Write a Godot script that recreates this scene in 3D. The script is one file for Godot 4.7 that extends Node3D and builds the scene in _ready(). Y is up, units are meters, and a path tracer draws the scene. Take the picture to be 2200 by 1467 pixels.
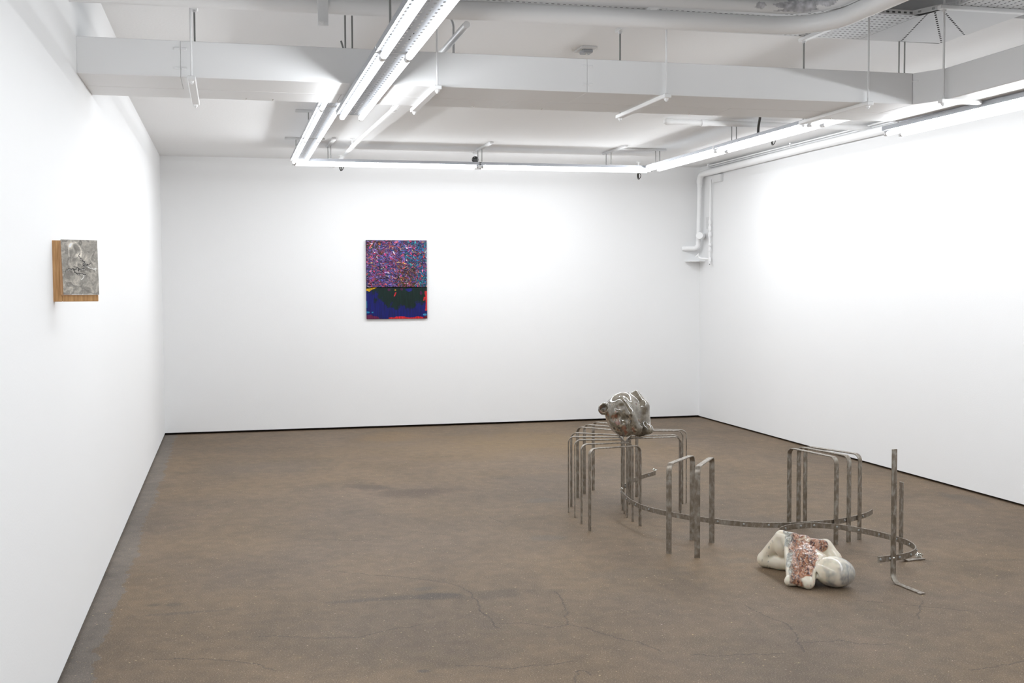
extends Node3D
# A white-walled basement gallery: two small wall works, a bent-steel frame carrying a grey stone, a pale stone on the floor, exposed services overhead.

const XL := -0.6254
const XR := 4.9964
const HC := 2.7243      # far ceiling
const HN := 2.94        # near ceiling, past the step
const HV := 3.42        # unpainted slab over the camera's half
const ZSTEP := 4.0
const ZVOID := 6.05
const ZEND := 15.0

const TUBE_GLOW := 1.6
const TUBE_DOWN := 0.49
const TUBE_SIDE := 0.48

var M := {}
var taken := {}


func _ready() -> void:
	# ---------- camera ----------
	var cam := Camera3D.new()
	cam.name = "camera"
	cam.position = Vector3(0, 1.45, 11.7413)
	cam.rotation = Vector3(-0.0483, -0.2410, -0.0044)
	cam.fov = rad_to_deg(2.0 * atan(733.5 / 2475.4))
	cam.near = 0.05
	cam.far = 60.0
	cam.current = true
	add_child(cam)
	# ---------- environment: a closed room, no daylight ----------
	var env := Environment.new()
	env.background_mode = Environment.BG_COLOR
	env.background_color = Color(0, 0, 0)
	env.ambient_light_source = Environment.AMBIENT_SOURCE_DISABLED
	env.tonemap_mode = Environment.TONE_MAPPER_LINEAR
	env.tonemap_exposure = 1.15
	env.sdfgi_enabled = true
	env.ssao_enabled = true
	env.ssil_enabled = true
	var we := WorldEnvironment.new()
	we.name = "environment"
	we.environment = env
	add_child(we)

	make_materials()
	build_room()
	build_battens()
	build_duct()
	build_cable_tray()
	build_hangers()
	build_overhead_pipes()
	build_wall_pipes()
	build_small_fittings()
	build_painting()
	build_bracket_picture()
	build_steel_frame()
	build_steel_stand()
	build_grey_stone()
	build_pale_stone()


# ================= helpers =================
func numbered(called: String) -> String:
	var n: int = taken.get(called, 0)
	taken[called] = n + 1
	return called if n == 0 else "%s_%03d" % [called, n]


func tag(o: Node, label: String, category: String, group := "") -> void:
	o.set_meta("label", label)
	o.set_meta("category", category)
	if group != "":
		o.set_meta("group", group)


func thing(called: String, at: Vector3, label: String, category: String, group := "") -> Node3D:
	var o := Node3D.new()
	o.name = numbered(called)
	o.position = at
	add_child(o)
	tag(o, label, category, group)
	return o


func mb() -> SurfaceTool:
	var st := SurfaceTool.new()
	st.begin(Mesh.PRIMITIVE_TRIANGLES)
	return st


func obj(called: String, st: SurfaceTool, m: Material, parent: Node) -> MeshInstance3D:
	var o := MeshInstance3D.new()
	o.mesh = st.commit()
	o.material_override = m
	o.cast_shadow = GeometryInstance3D.SHADOW_CASTING_SETTING_ON
	if parent == self:
		o.name = numbered(called)
		add_child(o)
	else:
		o.name = called
		parent.add_child(o, true)
	return o


func share(called: String, mesh: Mesh, m: Material, parent: Node, xf: Transform3D) -> MeshInstance3D:
	var o := MeshInstance3D.new()
	o.mesh = mesh
	o.material_override = m
	o.name = called
	o.transform = xf
	parent.add_child(o, true)
	return o


func struct(called: String, st: SurfaceTool, m: Material, label := "") -> MeshInstance3D:
	var o := obj(called, st, m, self)
	o.set_meta("kind", "structure")
	if label != "":
		o.set_meta("label", label)
	return o


func tri(st: SurfaceTool, a: Vector3, b: Vector3, c: Vector3, na: Vector3, nb: Vector3, nc: Vector3) -> void:
	if (b - a).cross(c - a).dot(na + nb + nc) > 0.0:
		st.set_normal(na); st.add_vertex(a)
		st.set_normal(nc); st.add_vertex(c)
		st.set_normal(nb); st.add_vertex(b)
	else:
		st.set_normal(na); st.add_vertex(a)
		st.set_normal(nb); st.add_vertex(b)
		st.set_normal(nc); st.add_vertex(c)


func quad(st: SurfaceTool, a: Vector3, b: Vector3, c: Vector3, d: Vector3, n: Vector3) -> void:
	tri(st, a, b, c, n, n, n)
	tri(st, a, c, d, n, n, n)


func quad4(st: SurfaceTool, a: Vector3, b: Vector3, c: Vector3, d: Vector3, na: Vector3, nb: Vector3, nc: Vector3, nd: Vector3) -> void:
	tri(st, a, b, c, na, nb, nc)
	tri(st, a, c, d, na, nc, nd)


func box(st: SurfaceTool, lo: Vector3, hi: Vector3, bev := 0.0) -> void:
	bbox(st, Transform3D(Basis(), (lo + hi) / 2), (hi - lo).abs(), bev)


func bbox(st: SurfaceTool, xf: Transform3D, size: Vector3, bev := 0.0) -> void:
	var h := size / 2
	var ax := [Vector3.RIGHT, Vector3.UP, Vector3.BACK]
	var b := minf(bev, minf(h.x, minf(h.y, h.z)) * 0.9)
	for k in 3:
		var i := (k + 1) % 3
		var j := (k + 2) % 3
		for s in [-1.0, 1.0]:
			var n: Vector3 = ax[k] * s
			var c: Vector3 = n * h[k]
			var u: Vector3 = ax[i] * (h[i] - b)
			var v: Vector3 = ax[j] * (h[j] - b)
			quad(st, xf * (c - u - v), xf * (c + u - v), xf * (c + u + v), xf * (c - u + v), xf.basis * n)
	if b <= 0.0:
		return
	for k in 3:
		var i := (k + 1) % 3
		var j := (k + 2) % 3
		for si in [-1.0, 1.0]:
			for sj in [-1.0, 1.0]:
				var e: Vector3 = ax[k] * (h[k] - b)
				var p: Vector3 = ax[i] * si * h[i] + ax[j] * sj * (h[j] - b)
				var q: Vector3 = ax[i] * si * (h[i] - b) + ax[j] * sj * h[j]
				var n: Vector3 = (ax[i] * si + ax[j] * sj).normalized()
				quad(st, xf * (p - e), xf * (p + e), xf * (q + e), xf * (q - e), xf.basis * n)
	for sx in [-1.0, 1.0]:
		for sy in [-1.0, 1.0]:
			for sz in [-1.0, 1.0]:
				var n := Vector3(sx, sy, sz).normalized()
				var w: Vector3 = xf.basis * n
				tri(st, xf * Vector3(sx * h.x, sy * (h.y - b), sz * (h.z - b)), xf * Vector3(sx * (h.x - b), sy * h.y, sz * (h.z - b)), xf * Vector3(sx * (h.x - b), sy * (h.y - b), sz * h.z), w, w, w)


func side_of(t: Vector3) -> Vector3:
	var s := t.cross(Vector3.UP)
	if s.length() < 0.05:
		s = t.cross(Vector3.RIGHT)
	return s.normalized()


func tube(st: SurfaceTool, pts: Array, r: float, seg := 12, caps := true, uv_len := 0.0) -> void:
	var n := pts.size()
	var frames := []
	var side := Vector3.ZERO
	for i in n:
		var t: Vector3 = (pts[mini(i + 1, n - 1)] - pts[maxi(i - 1, 0)]).normalized()
		if i == 0:
			side = side_of(t)
		else:
			side = (side - t * side.dot(t)).normalized()
		frames.append([t, side, side.cross(t)])
	var run := 0.0
	for i in n - 1:
		var f: Array = frames[i]
		var g: Array = frames[i + 1]
		var next: float = run + (pts[i + 1] - pts[i]).length()
		for k in seg:
			var a := TAU * k / seg
			var b := TAU * (k + 1) / seg
			var n0: Vector3 = f[1] * cos(a) + f[2] * sin(a)
			var n1: Vector3 = f[1] * cos(b) + f[2] * sin(b)
			var n2: Vector3 = g[1] * cos(b) + g[2] * sin(b)
			var n3: Vector3 = g[1] * cos(a) + g[2] * sin(a)
			var v := [pts[i] + n0 * r, pts[i] + n1 * r, pts[i + 1] + n2 * r, pts[i + 1] + n3 * r]
			var nn := [n0, n1, n2, n3]
			var uv := [Vector2(run, float(k) / seg), Vector2(run, float(k + 1) / seg), Vector2(next, float(k + 1) / seg), Vector2(next, float(k) / seg)]
			var order := [0, 1, 2, 0, 2, 3]
			if (v[1] - v[0]).cross(v[2] - v[0]).dot(n0) > 0.0:
				order = [0, 2, 1, 0, 3, 2]
			for q in order:
				if uv_len > 0.0:
					st.set_uv(Vector2(uv[q].x / uv_len, uv[q].y))
				st.set_normal(nn[q])
				st.add_vertex(v[q])
		run = next
	if caps:
		for e in [0, n - 1]:
			var f: Array = frames[e]
			var nm: Vector3 = f[0] * (-1.0 if e == 0 else 1.0)
			for k in seg:
				var a := TAU * k / seg
				var b := TAU * (k + 1) / seg
				if uv_len > 0.0:
					st.set_uv(Vector2.ZERO)
				tri(st, pts[e], pts[e] + (f[1] * cos(a) + f[2] * sin(a)) * r, pts[e] + (f[1] * cos(b) + f[2] * sin(b)) * r, nm, nm, nm)


func lathe(st: SurfaceTool, at: Vector3, axis: Vector3, prof: Array, seg := 12) -> void:
	# prof: pairs [distance along the axis, radius]
	var s := side_of(axis)
	var u := s.cross(axis).normalized()
	for i in prof.size() - 1:
		var p: Array = prof[i]
		var q: Array = prof[i + 1]
		var slope := Vector2(q[0] - p[0], q[1] - p[1])
		if slope.length() < 1e-6:
			continue
		slope = slope.normalized()
		for k in seg:
			var a := TAU * k / seg
			var b := TAU * (k + 1) / seg
			var da := s * cos(a) + u * sin(a)
			var db := s * cos(b) + u * sin(b)
			var na := (da * slope.x - axis * slope.y).normalized()
			var nb := (db * slope.x - axis * slope.y).normalized()
			var v0: Vector3 = at + axis * p[0] + da * p[1]
			var v1: Vector3 = at + axis * p[0] + db * p[1]
			var v2: Vector3 = at + axis * q[0] + db * q[1]
			var v3: Vector3 = at + axis * q[0] + da * q[1]
			if p[1] > 1e-6:
				tri(st, v0, v1, v2, na, nb, nb)
			if q[1] > 1e-6:
				tri(st, v0, v2, v3, na, nb, na)


func bar(st: SurfaceTool, pts: Array, sides: Array, width: float, thick: float) -> void:
	# a flat bar swept along pts; sides[i] is the direction of its width there
	var n := pts.size()
	var rows := []
	for i in n:
		var t: Vector3 = (pts[mini(i + 1, n - 1)] - pts[maxi(i - 1, 0)]).normalized()
		var s: Vector3 = sides[mini(i, sides.size() - 1)]
		s = (s - t * s.dot(t)).normalized()
		var m := t.cross(s).normalized()
		var c: float = minf(0.0012, thick * 0.3)
		var w := width / 2
		var h := thick / 2
		var o := [[w - c, h, m], [w, h - c, s], [w, -h + c, s], [w - c, -h, -m], [-w + c, -h, -m], [-w, -h + c, -s], [-w, h - c, -s], [-w + c, h, m]]
		var row := []
		for e in o:
			row.append([pts[i] + s * e[0] + m * e[1], e[2]])
		rows.append(row)
	for i in n - 1:
		for k in 8:
			var a: Array = rows[i][k]
			var b: Array = rows[i][(k + 1) % 8]
			var c: Array = rows[i + 1][(k + 1) % 8]
			var d: Array = rows[i + 1][k]
			quad4(st, a[0], b[0], c[0], d[0], a[1], b[1], c[1], d[1])
	for e in [0, n - 1]:
		var t: Vector3 = (pts[1] - pts[0]) if e == 0 else (pts[n - 1] - pts[n - 2])
		t = t.normalized() * (-1.0 if e == 0 else 1.0)
		for k in range(1, 7):
			tri(st, rows[e][0][0], rows[e][k][0], rows[e][k + 1][0], t, t, t)


func perforated(st: SurfaceTool, o: Vector3, du: Vector3, dv: Vector3, lu: float, lv: float, pu: float, pv: float, su: float, sv: float, n: Vector3, stagger := true) -> void:
	# a sheet lu x lv with rows of slots su x sv cut through it every pu x pv
	var rows := maxi(1, int(round(lv / pv)))
	var ph := lv / rows
	for j in rows:
		var v0 := j * ph
		var v1 := v0 + ph
		var u := 0.0
		if stagger and j % 2 == 1:
			quad(st, o + dv * v0, o + du * (pu / 2) + dv * v0, o + du * (pu / 2) + dv * v1, o + dv * v1, n)
			u = pu / 2
		while u + pu <= lu + 1e-5:
			var a0 := u + (pu - su) / 2
			var a1 := a0 + su
			var b0 := v0 + (ph - sv) / 2
			var b1 := b0 + sv
			var P := [o + du * u + dv * v0, o + du * (u + pu) + dv * v0, o + du * (u + pu) + dv * v1, o + du * u + dv * v1]
			var Q := [o + du * a0 + dv * b0, o + du * a1 + dv * b0, o + du * a1 + dv * b1, o + du * a0 + dv * b1]
			for k in 4:
				var l := (k + 1) % 4
				quad(st, P[k], P[l], Q[l], Q[k], n)
			u += pu
		if u < lu - 1e-5:
			quad(st, o + du * u + dv * v0, o + du * lu + dv * v0, o + du * lu + dv * v1, o + du * u + dv * v1, n)


func extrude_poly(st: SurfaceTool, poly: Array, y0: float, y1: float) -> void:
	# a convex outline in x and z, as a solid between two heights
	var c := Vector2.ZERO
	for p in poly:
		c += p
	c /= poly.size()
	for i in poly.size():
		var a: Vector2 = poly[i]
		var b: Vector2 = poly[(i + 1) % poly.size()]
		var e := (b - a).normalized()
		var nn := Vector2(e.y, -e.x)
		if nn.dot((a + b) / 2 - c) < 0:
			nn = -nn
		quad(st, Vector3(a.x, y0, a.y), Vector3(b.x, y0, b.y), Vector3(b.x, y1, b.y), Vector3(a.x, y1, a.y), Vector3(nn.x, 0, nn.y))
	for i in range(1, poly.size() - 1):
		var a: Vector2 = poly[0]
		var b: Vector2 = poly[i]
		var d: Vector2 = poly[i + 1]
		tri(st, Vector3(a.x, y0, a.y), Vector3(b.x, y0, b.y), Vector3(d.x, y0, d.y), Vector3.DOWN, Vector3.DOWN, Vector3.DOWN)
		tri(st, Vector3(a.x, y1, a.y), Vector3(b.x, y1, b.y), Vector3(d.x, y1, d.y), Vector3.UP, Vector3.UP, Vector3.UP)


func arc(from: Vector3, corner: Vector3, to: Vector3, n := 8) -> Array:
	# a quarter turn that starts at from, ends at to and rounds the corner
	var c := from + to - corner
	var out := []
	for i in n + 1:
		var a := PI / 2 * i / n
		out.append(c + (from - c) * cos(a) + (to - c) * sin(a))
	return out


func smooth_path(ctrl: Array, per := 6) -> Array:
	var out := []
	for i in ctrl.size() - 1:
		var p0: Vector3 = ctrl[maxi(i - 1, 0)]
		var p1: Vector3 = ctrl[i]
		var p2: Vector3 = ctrl[i + 1]
		var p3: Vector3 = ctrl[mini(i + 2, ctrl.size() - 1)]
		for k in per:
			out.append(p1.cubic_interpolate(p2, p0, p3, float(k) / per))
	out.append(ctrl[-1])
	return out


# ================= materials =================
func mat(called: String, c: Color, rough := 0.6, metal := 0.0, spec := 0.5) -> StandardMaterial3D:
	var m := StandardMaterial3D.new()
	m.resource_name = called
	m.albedo_color = c
	m.roughness = rough
	m.metallic = metal
	m.metallic_specular = spec
	M[called] = m
	return m


func noise(freq: float, seed_: int, octaves := 4, type := FastNoiseLite.TYPE_SIMPLEX_SMOOTH) -> FastNoiseLite:
	var f := FastNoiseLite.new()
	f.noise_type = type
	f.frequency = freq
	f.seed = seed_
	f.fractal_octaves = octaves
	return f


func noise_tex(f: FastNoiseLite, ramp: Array, size := 512) -> NoiseTexture2D:
	var t := NoiseTexture2D.new()
	t.width = size
	t.height = size
	t.seamless = true
	t.noise = f
	if ramp.size():
		var g := Gradient.new()
		var off := PackedFloat32Array()
		var col := PackedColorArray()
		for e in ramp:
			off.append(e[0])
			col.append(e[1])
		g.offsets = off
		g.colors = col
		t.color_ramp = g
	return t


func bump(m: StandardMaterial3D, t: Texture2D, cm: float, scale: float) -> void:
	m.heightmap_enabled = true
	m.heightmap_texture = t
	m.heightmap_scale = cm
	m.uv1_triplanar = true
	m.uv1_world_triplanar = true
	m.uv1_scale = Vector3.ONE * scale


func make_materials() -> void:
	var fine := noise_tex(noise(0.05, 11, 3), [], 512)
	bump(mat("white_wall_paint", Color(0.945, 0.945, 0.945), 0.75, 0.0, 0.35), fine, 0.02, 3.0)
	bump(mat("white_ceiling_paint", Color(0.965, 0.965, 0.965), 0.85, 0.0, 0.3), fine, 0.05, 1.5)
	mat("bare_slab", Color(0.42, 0.42, 0.42), 0.9)
	mat("sole_plate", Color(0.44, 0.41, 0.38), 0.9)
	mat("white_metal_paint", Color(0.96, 0.96, 0.96), 0.42)
	mat("duct_paint", Color(0.955, 0.955, 0.955), 0.5)
	mat("grey_metal_paint", Color(0.86, 0.86, 0.86), 0.5)
	mat("galvanised", Color(0.70, 0.71, 0.73), 0.5, 0.6)
	mat("rod_steel", Color(0.62, 0.62, 0.61), 0.5, 0.4)
	mat("white_plastic", Color(0.92, 0.92, 0.92), 0.35)
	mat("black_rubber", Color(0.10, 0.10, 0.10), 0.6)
	mat("slot_shade_grey", Color(0.30, 0.30, 0.30), 0.8)
	mat("grey_cable", Color(0.33, 0.33, 0.32), 0.6)
	mat("chrome", Color(0.9, 0.9, 0.88), 0.12, 1.0)
	mat("dark_bronze", Color(0.22, 0.21, 0.19), 0.5, 0.3)
	mat("end_cap", Color(0.85, 0.85, 0.85), 0.3, 0.7)
	var g := mat("tube_glow", Color(0.95, 0.95, 0.95), 0.4)
	g.emission_enabled = true
	g.emission = Color(0.968, 0.984, 1.0)
	g.emission_energy_multiplier = TUBE_GLOW
	# mottled, ground mild steel
	var sf := noise(0.02, 5, 4)
	sf.domain_warp_enabled = true
	sf.domain_warp_amplitude = 40
	sf.domain_warp_frequency = 0.015
	var s := mat("mild_steel", Color(1, 1, 1), 0.42, 0.75, 0.5)
	s.albedo_texture = noise_tex(sf, [[0.0, Color(0.47, 0.43, 0.38)], [0.42, Color(0.53, 0.49, 0.44)], [0.58, Color(0.59, 0.56, 0.52)], [0.74, Color(0.66, 0.64, 0.60)], [1.0, Color(0.72, 0.70, 0.67)]], 512)
	s.roughness_texture = noise_tex(noise(0.03, 8, 3), [[0.0, Color(0.5, 0.5, 0.5)], [1.0, Color(1, 1, 1)]], 256)
	s.roughness = 0.55
	s.uv1_triplanar = true
	s.uv1_scale = Vector3(4.0, 1.8, 4.0)
	# oak
	var oak_n := noise(0.012, 21, 4)
	var w := mat("oak", Color(1, 1, 1), 0.5)
	w.albedo_texture = noise_tex(oak_n, [[0.0, Color(0.67, 0.50, 0.31)], [0.5, Color(0.75, 0.57, 0.37)], [1.0, Color(0.82, 0.65, 0.45)]], 256)
	w.uv1_triplanar = true
	w.uv1_scale = Vector3(30, 3, 30)


# ================= the room =================
func build_room() -> void:
	build_floor()
	var st := mb()
	box(st, Vector3(XL - 0.15, 0.018, -0.2), Vector3(XL, HV + 0.15, ZEND + 0.15))
	struct("wall_left", st, M.white_wall_paint)
	st = mb()
	box(st, Vector3(XL - 0.1, 0.022, -0.2), Vector3(XR + 0.1, HV + 0.15, 0.0))
	struct("wall_back", st, M.white_wall_paint)
	st = mb()
	box(st, Vector3(XR, 0.016, -0.2), Vector3(XR + 0.15, HV + 0.15, ZEND + 0.15))
	struct("wall_right", st, M.white_wall_paint)
	st = mb()
	box(st, Vector3(XL - 0.15, 0.0, ZEND), Vector3(XR + 0.15, HV + 0.15, ZEND + 0.15))
	struct("wall_front", st, M.white_wall_paint)
	# the shadow gap under the boards: a recessed sole plate behind each wall face
	st = mb()
	box(st, Vector3(XL - 0.15, 0.0, -0.1), Vector3(XL - 0.10, 0.018, ZEND))
	struct("baseboard_left", st, M.sole_plate)
	st = mb()
	box(st, Vector3(XL - 0.1, 0.0, -0.2), Vector3(XR + 0.1, 0.022, -0.12))
	struct("baseboard_back", st, M.sole_plate)
	st = mb()
	box(st, Vector3(XR + 0.10, 0.0, -0.1), Vector3(XR + 0.15, 0.016, ZEND))
	struct("baseboard_right", st, M.sole_plate)
	# ceiling in three heights
	st = mb()
	box(st, Vector3(XL - 0.1, HC, -0.15), Vector3(XR + 0.1, HV + 0.2, ZSTEP))
	struct("ceiling", st, M.white_ceiling_paint)
	st = mb()
	box(st, Vector3(XL - 0.1, HN, ZSTEP), Vector3(XR + 0.1, HV + 0.2, ZVOID))
	struct("ceiling", st, M.white_ceiling_paint)
	st = mb()
	box(st, Vector3(XL - 0.1, HV, ZVOID), Vector3(XR + 0.1, HV + 0.2, ZEND + 0.1))
	struct("ceiling", st, M.bare_slab)


const FW := 1024
const FH := 1536
const FX0 := -0.8
const FX1 := 5.1
const FZ0 := -0.2
const FZ1 := 9.4


func floor_px(x: float, z: float) -> Vector2:
	return Vector2((x - FX0) / (FX1 - FX0) * FW, (z - FZ0) / (FZ1 - FZ0) * FH)


func build_floor() -> void:
	var a := noise(0.0022, 3, 5).get_image(FW, FH, false, false, true).get_data()
	var nb := noise(0.008, 4, 4)
	nb.domain_warp_enabled = true
	nb.domain_warp_amplitude = 25
	var b := nb.get_image(FW, FH, false, false, true).get_data()
	var c := noise(0.05, 6, 3).get_image(FW, FH, false, false, true).get_data()
	var d := noise(0.0035, 17, 3).get_image(FW, FH, false, false, true).get_data()
	var px := PackedByteArray()
	px.resize(FW * FH * 3)
	var strip := int(floor_px(XL + 0.075, 0).x)
	for y in FH:
		var z := FZ0 + (FZ1 - FZ0) * y / FH
		for x in FW:
			var i := y * FW + x
			var na := a[i] / 255.0
			var n2 := b[i] / 255.0
			var n3 := c[i] / 255.0
			var warm := clampf((d[i] / 255.0 - 0.5) * 1.6 + 0.5, 0.0, 1.0)
			var k := 0.84 + 0.15 * na + 0.15 * (n2 - 0.5) + 0.17 * (n3 - 0.5)
			var dark := clampf((0.36 - n2) * 4.0, 0.0, 1.0) * clampf((na - 0.3) * 2.0, 0.0, 1.0)
			k *= 1.0 - 0.11 * dark
			var r := lerpf(116.0, 119.0, warm) * k
			var g := lerpf(98.5, 99.0, warm) * k
			var l := lerpf(80.0, 75.0, warm) * k
			if x < strip + 6 + int((n3 - 0.5) * 14.0 + (n2 - 0.5) * 10.0):
				r = 113.0 * k; g = 104.0 * k; l = 95.0 * k
			px[i * 3] = int(clampf(r, 0, 255))
			px[i * 3 + 1] = int(clampf(g, 0, 255))
			px[i * 3 + 2] = int(clampf(l, 0, 255))
	# stains that the floor shows: [x, z, half width, half depth, strength, red, green, blue]
	for s in [
		[0.98, 3.45, 0.17, 0.17, 0.5, 62, 50, 42], [1.22, 3.78, 0.36, 0.18, 0.42, 68, 52, 41], [1.55, 3.72, 0.27, 0.13, 0.36, 70, 54, 43],
		[0.70, 6.46, 0.30, 0.035, 0.40, 58, 54, 50], [0.93, 6.48, 0.09, 0.05, 0.40, 56, 52, 48], [1.21, 6.52, 0.13, 0.09, 0.34, 62, 54, 46], [1.50, 6.53, 0.14, 0.07, 0.22, 66, 58, 50],
		[-0.22, 6.46, 0.26, 0.03, 0.30, 60, 55, 50], [-0.35, 6.30, 0.035, 0.03, 0.5, 70, 64, 52], [-0.27, 6.31, 0.05, 0.03, 0.55, 70, 64, 52],
		[0.88, 6.33, 0.05, 0.03, 0.35, 70, 68, 66], [0.69, 7.5, 0.03, 0.02, 0.5, 60, 58, 54], [2.01, 4.28, 0.14, 0.10, 0.28, 88, 88, 86], [1.73, 5.4, 0.12, 0.08, 0.26, 92, 92, 92],
		[4.80, 5.05, 0.10, 0.35, 0.3, 82, 78, 76], [2.2, 1.6, 1.3, 0.9, 0.30, 136, 110, 72], [2.9, 1.5, 0.9, 0.7, 0.32, 138, 112, 72], [1.6, 0.7, 0.4, 0.35, 0.35, 140, 110, 68],
		[1.1, 6.95, 0.12, 0.16, 0.28, 84, 74, 64], [0.9, 7.0, 0.5, 0.4, 0.10, 100, 88, 76], [2.2, 7.6, 0.5, 0.4, 0.10, 100, 92, 86], [0.4, 2.3, 0.5, 0.35, 0.14, 98, 92, 86], [3.3, 3.6, 0.6, 0.4, 0.12, 96, 90, 84],
		[0.1, 4.3, 0.5, 0.3, 0.12, 96, 86, 76], [2.3, 3.4, 0.5, 0.2, 0.14, 94, 86, 78], [1.9, 6.3, 0.3, 0.1, 0.18, 86, 80, 74], [3.0, 6.9, 0.4, 0.25, 0.12, 94, 86, 80], [2.6, 6.2, 0.2, 0.1, 0.2, 84, 80, 76]]:
		stain(px, b, c, s)
	for l in [
		[[0.46, 5.85], [0.83, 6.09], [1.02, 6.25], [1.09, 6.45], [1.07, 6.75], [1.08, 7.01], [1.10, 7.05]], [[1.09, 6.98], [1.2, 6.99], [1.3, 7.09], [1.39, 7.06], [1.49, 7.22], [1.6, 7.37], [1.64, 7.51]],
		[[1.39, 7.06], [1.46, 6.78], [1.48, 6.53]], [[2.25, 6.98], [2.27, 7.18], [2.29, 7.35], [2.22, 7.53], [2.19, 7.66]], [[2.22, 7.54], [2.31, 7.55], [2.4, 7.55], [2.46, 7.62], [2.59, 7.65]],
		[[1.74, 7.57], [1.87, 7.62], [2.11, 7.66]], [[2.78, 7.04], [2.98, 7.18], [3.17, 7.32]], [[1.57, 4.73], [1.62, 4.96]], [[1.02, 5.01], [1.23, 5.2]], [[2.69, 8.01], [2.95, 7.97]],
		[[0.82, 7.47], [1.02, 7.56], [1.27, 7.53]], [[3.07, 7.12], [2.88, 7.38]], [[1.29, 7.7], [1.26, 7.64], [1.21, 7.77]], [[0.1, 6.9], [0.5, 7.02], [0.8, 6.9]], [[3.2, 6.2], [3.6, 6.5], [4.0, 6.55]], [[-0.3, 7.1], [0.0, 7.2], [0.15, 7.35]], [[1.9, 3.3], [2.3, 3.5]], [[0.3, 5.0], [0.7, 5.2]]]:
		crack(px, l)
	var img := Image.create_from_data(FW, FH, false, Image.FORMAT_RGB8, px)
	# fine grain and pale aggregate, repeated every 1.3 m
	var det := Image.create(1024, 1024, false, Image.FORMAT_RGBA8)
	var rng := RandomNumberGenerator.new()
	rng.seed = 77
	var gn := noise(0.18, 31, 3)
	var gi := gn.get_seamless_image(1024, 1024).get_data()
	var dd := PackedByteArray()
	dd.resize(1024 * 1024 * 4)
	for i in 1024 * 1024:
		var v := gi[i] / 255.0 - 0.5
		v += rng.randf_range(-0.16, 0.16)
		var t := 40 if v < 0 else 205
		dd[i * 4] = t
		dd[i * 4 + 1] = t - (10 if v < 0 else 16)
		dd[i * 4 + 2] = t - (16 if v < 0 else 34)
		dd[i * 4 + 3] = int(clampf(absf(v) * 0.60, 0, 0.42) * 255)
	det = Image.create_from_data(1024, 1024, false, Image.FORMAT_RGBA8, dd)
	for i in 7500:
		var x := rng.randi_range(0, 1023)
		var y := rng.randi_range(0, 1023)
		var big := rng.randf()
		var w := 1 if big < 0.50 else (2 if big < 0.86 else (3 if big < 0.985 else 5))
		var tone := rng.randf_range(0.58, 0.86)
		var col := Color(tone, tone * rng.randf_range(0.86, 0.95), tone * rng.randf_range(0.62, 0.84), rng.randf_range(0.35, 0.85))
		if rng.randf() < 0.22:
			col = Color(0.22, 0.20, 0.18, 0.5)
		for q in w:
			for p in w + rng.randi_range(0, 1):
				if w > 2 and (p == 0 or p == w - 1) and (q == 0 or q == w - 1):
					continue
				det.set_pixel((x + p) % 1024, (y + q) % 1024, col)
	var m := mat("worn_concrete", Color(1, 1, 1), 0.62, 0.0, 0.4)
	m.albedo_texture = ImageTexture.create_from_image(img)
	m.texture_repeat = true
	m.detail_enabled = true
	m.detail_albedo = ImageTexture.create_from_image(det)
	m.detail_blend_mode = BaseMaterial3D.BLEND_MODE_MIX
	m.detail_uv_layer = BaseMaterial3D.DETAIL_UV_2
	var st := mb()
	var x0 := XL - 0.15
	var x1 := XR + 0.15
	var zs := [-0.2, 3.0, 6.0, 9.0, 12.0, ZEND + 0.15]
	for i in zs.size() - 1:
		var v := [Vector3(x0, 0, zs[i]), Vector3(x1, 0, zs[i]), Vector3(x1, 0, zs[i + 1]), Vector3(x0, 0, zs[i + 1])]
		for k in [0, 1, 2, 0, 2, 3]:
			var p: Vector3 = v[k]
			st.set_normal(Vector3.UP)
			st.set_uv(Vector2((p.x - FX0) / (FX1 - FX0), (p.z - FZ0) / (FZ1 - FZ0)))
			st.set_uv2(Vector2(p.x / 1.3, p.z / 1.3))
			st.add_vertex(p)
	st.set_uv(Vector2.ZERO)
	st.set_uv2(Vector2.ZERO)
	var lo := Vector3(x0, -0.12, -0.2)
	var hi := Vector3(x1, 0.0, ZEND + 0.15)
	quad(st, lo, Vector3(hi.x, lo.y, lo.z), Vector3(hi.x, lo.y, hi.z), Vector3(lo.x, lo.y, hi.z), Vector3.DOWN)
	quad(st, lo, Vector3(hi.x, lo.y, lo.z), Vector3(hi.x, 0, lo.z), Vector3(lo.x, 0, lo.z), Vector3.FORWARD)
	quad(st, Vector3(lo.x, lo.y, hi.z), Vector3(hi.x, lo.y, hi.z), Vector3(hi.x, 0, hi.z), Vector3(lo.x, 0, hi.z), Vector3.BACK)
	quad(st, lo, Vector3(lo.x, lo.y, hi.z), Vector3(lo.x, 0, hi.z), Vector3(lo.x, 0, lo.z), Vector3.LEFT)
	quad(st, Vector3(hi.x, lo.y, lo.z), Vector3(hi.x, lo.y, hi.z), Vector3(hi.x, 0, hi.z), Vector3(hi.x, 0, lo.z), Vector3.RIGHT)
	struct("floor", st, m)


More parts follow.
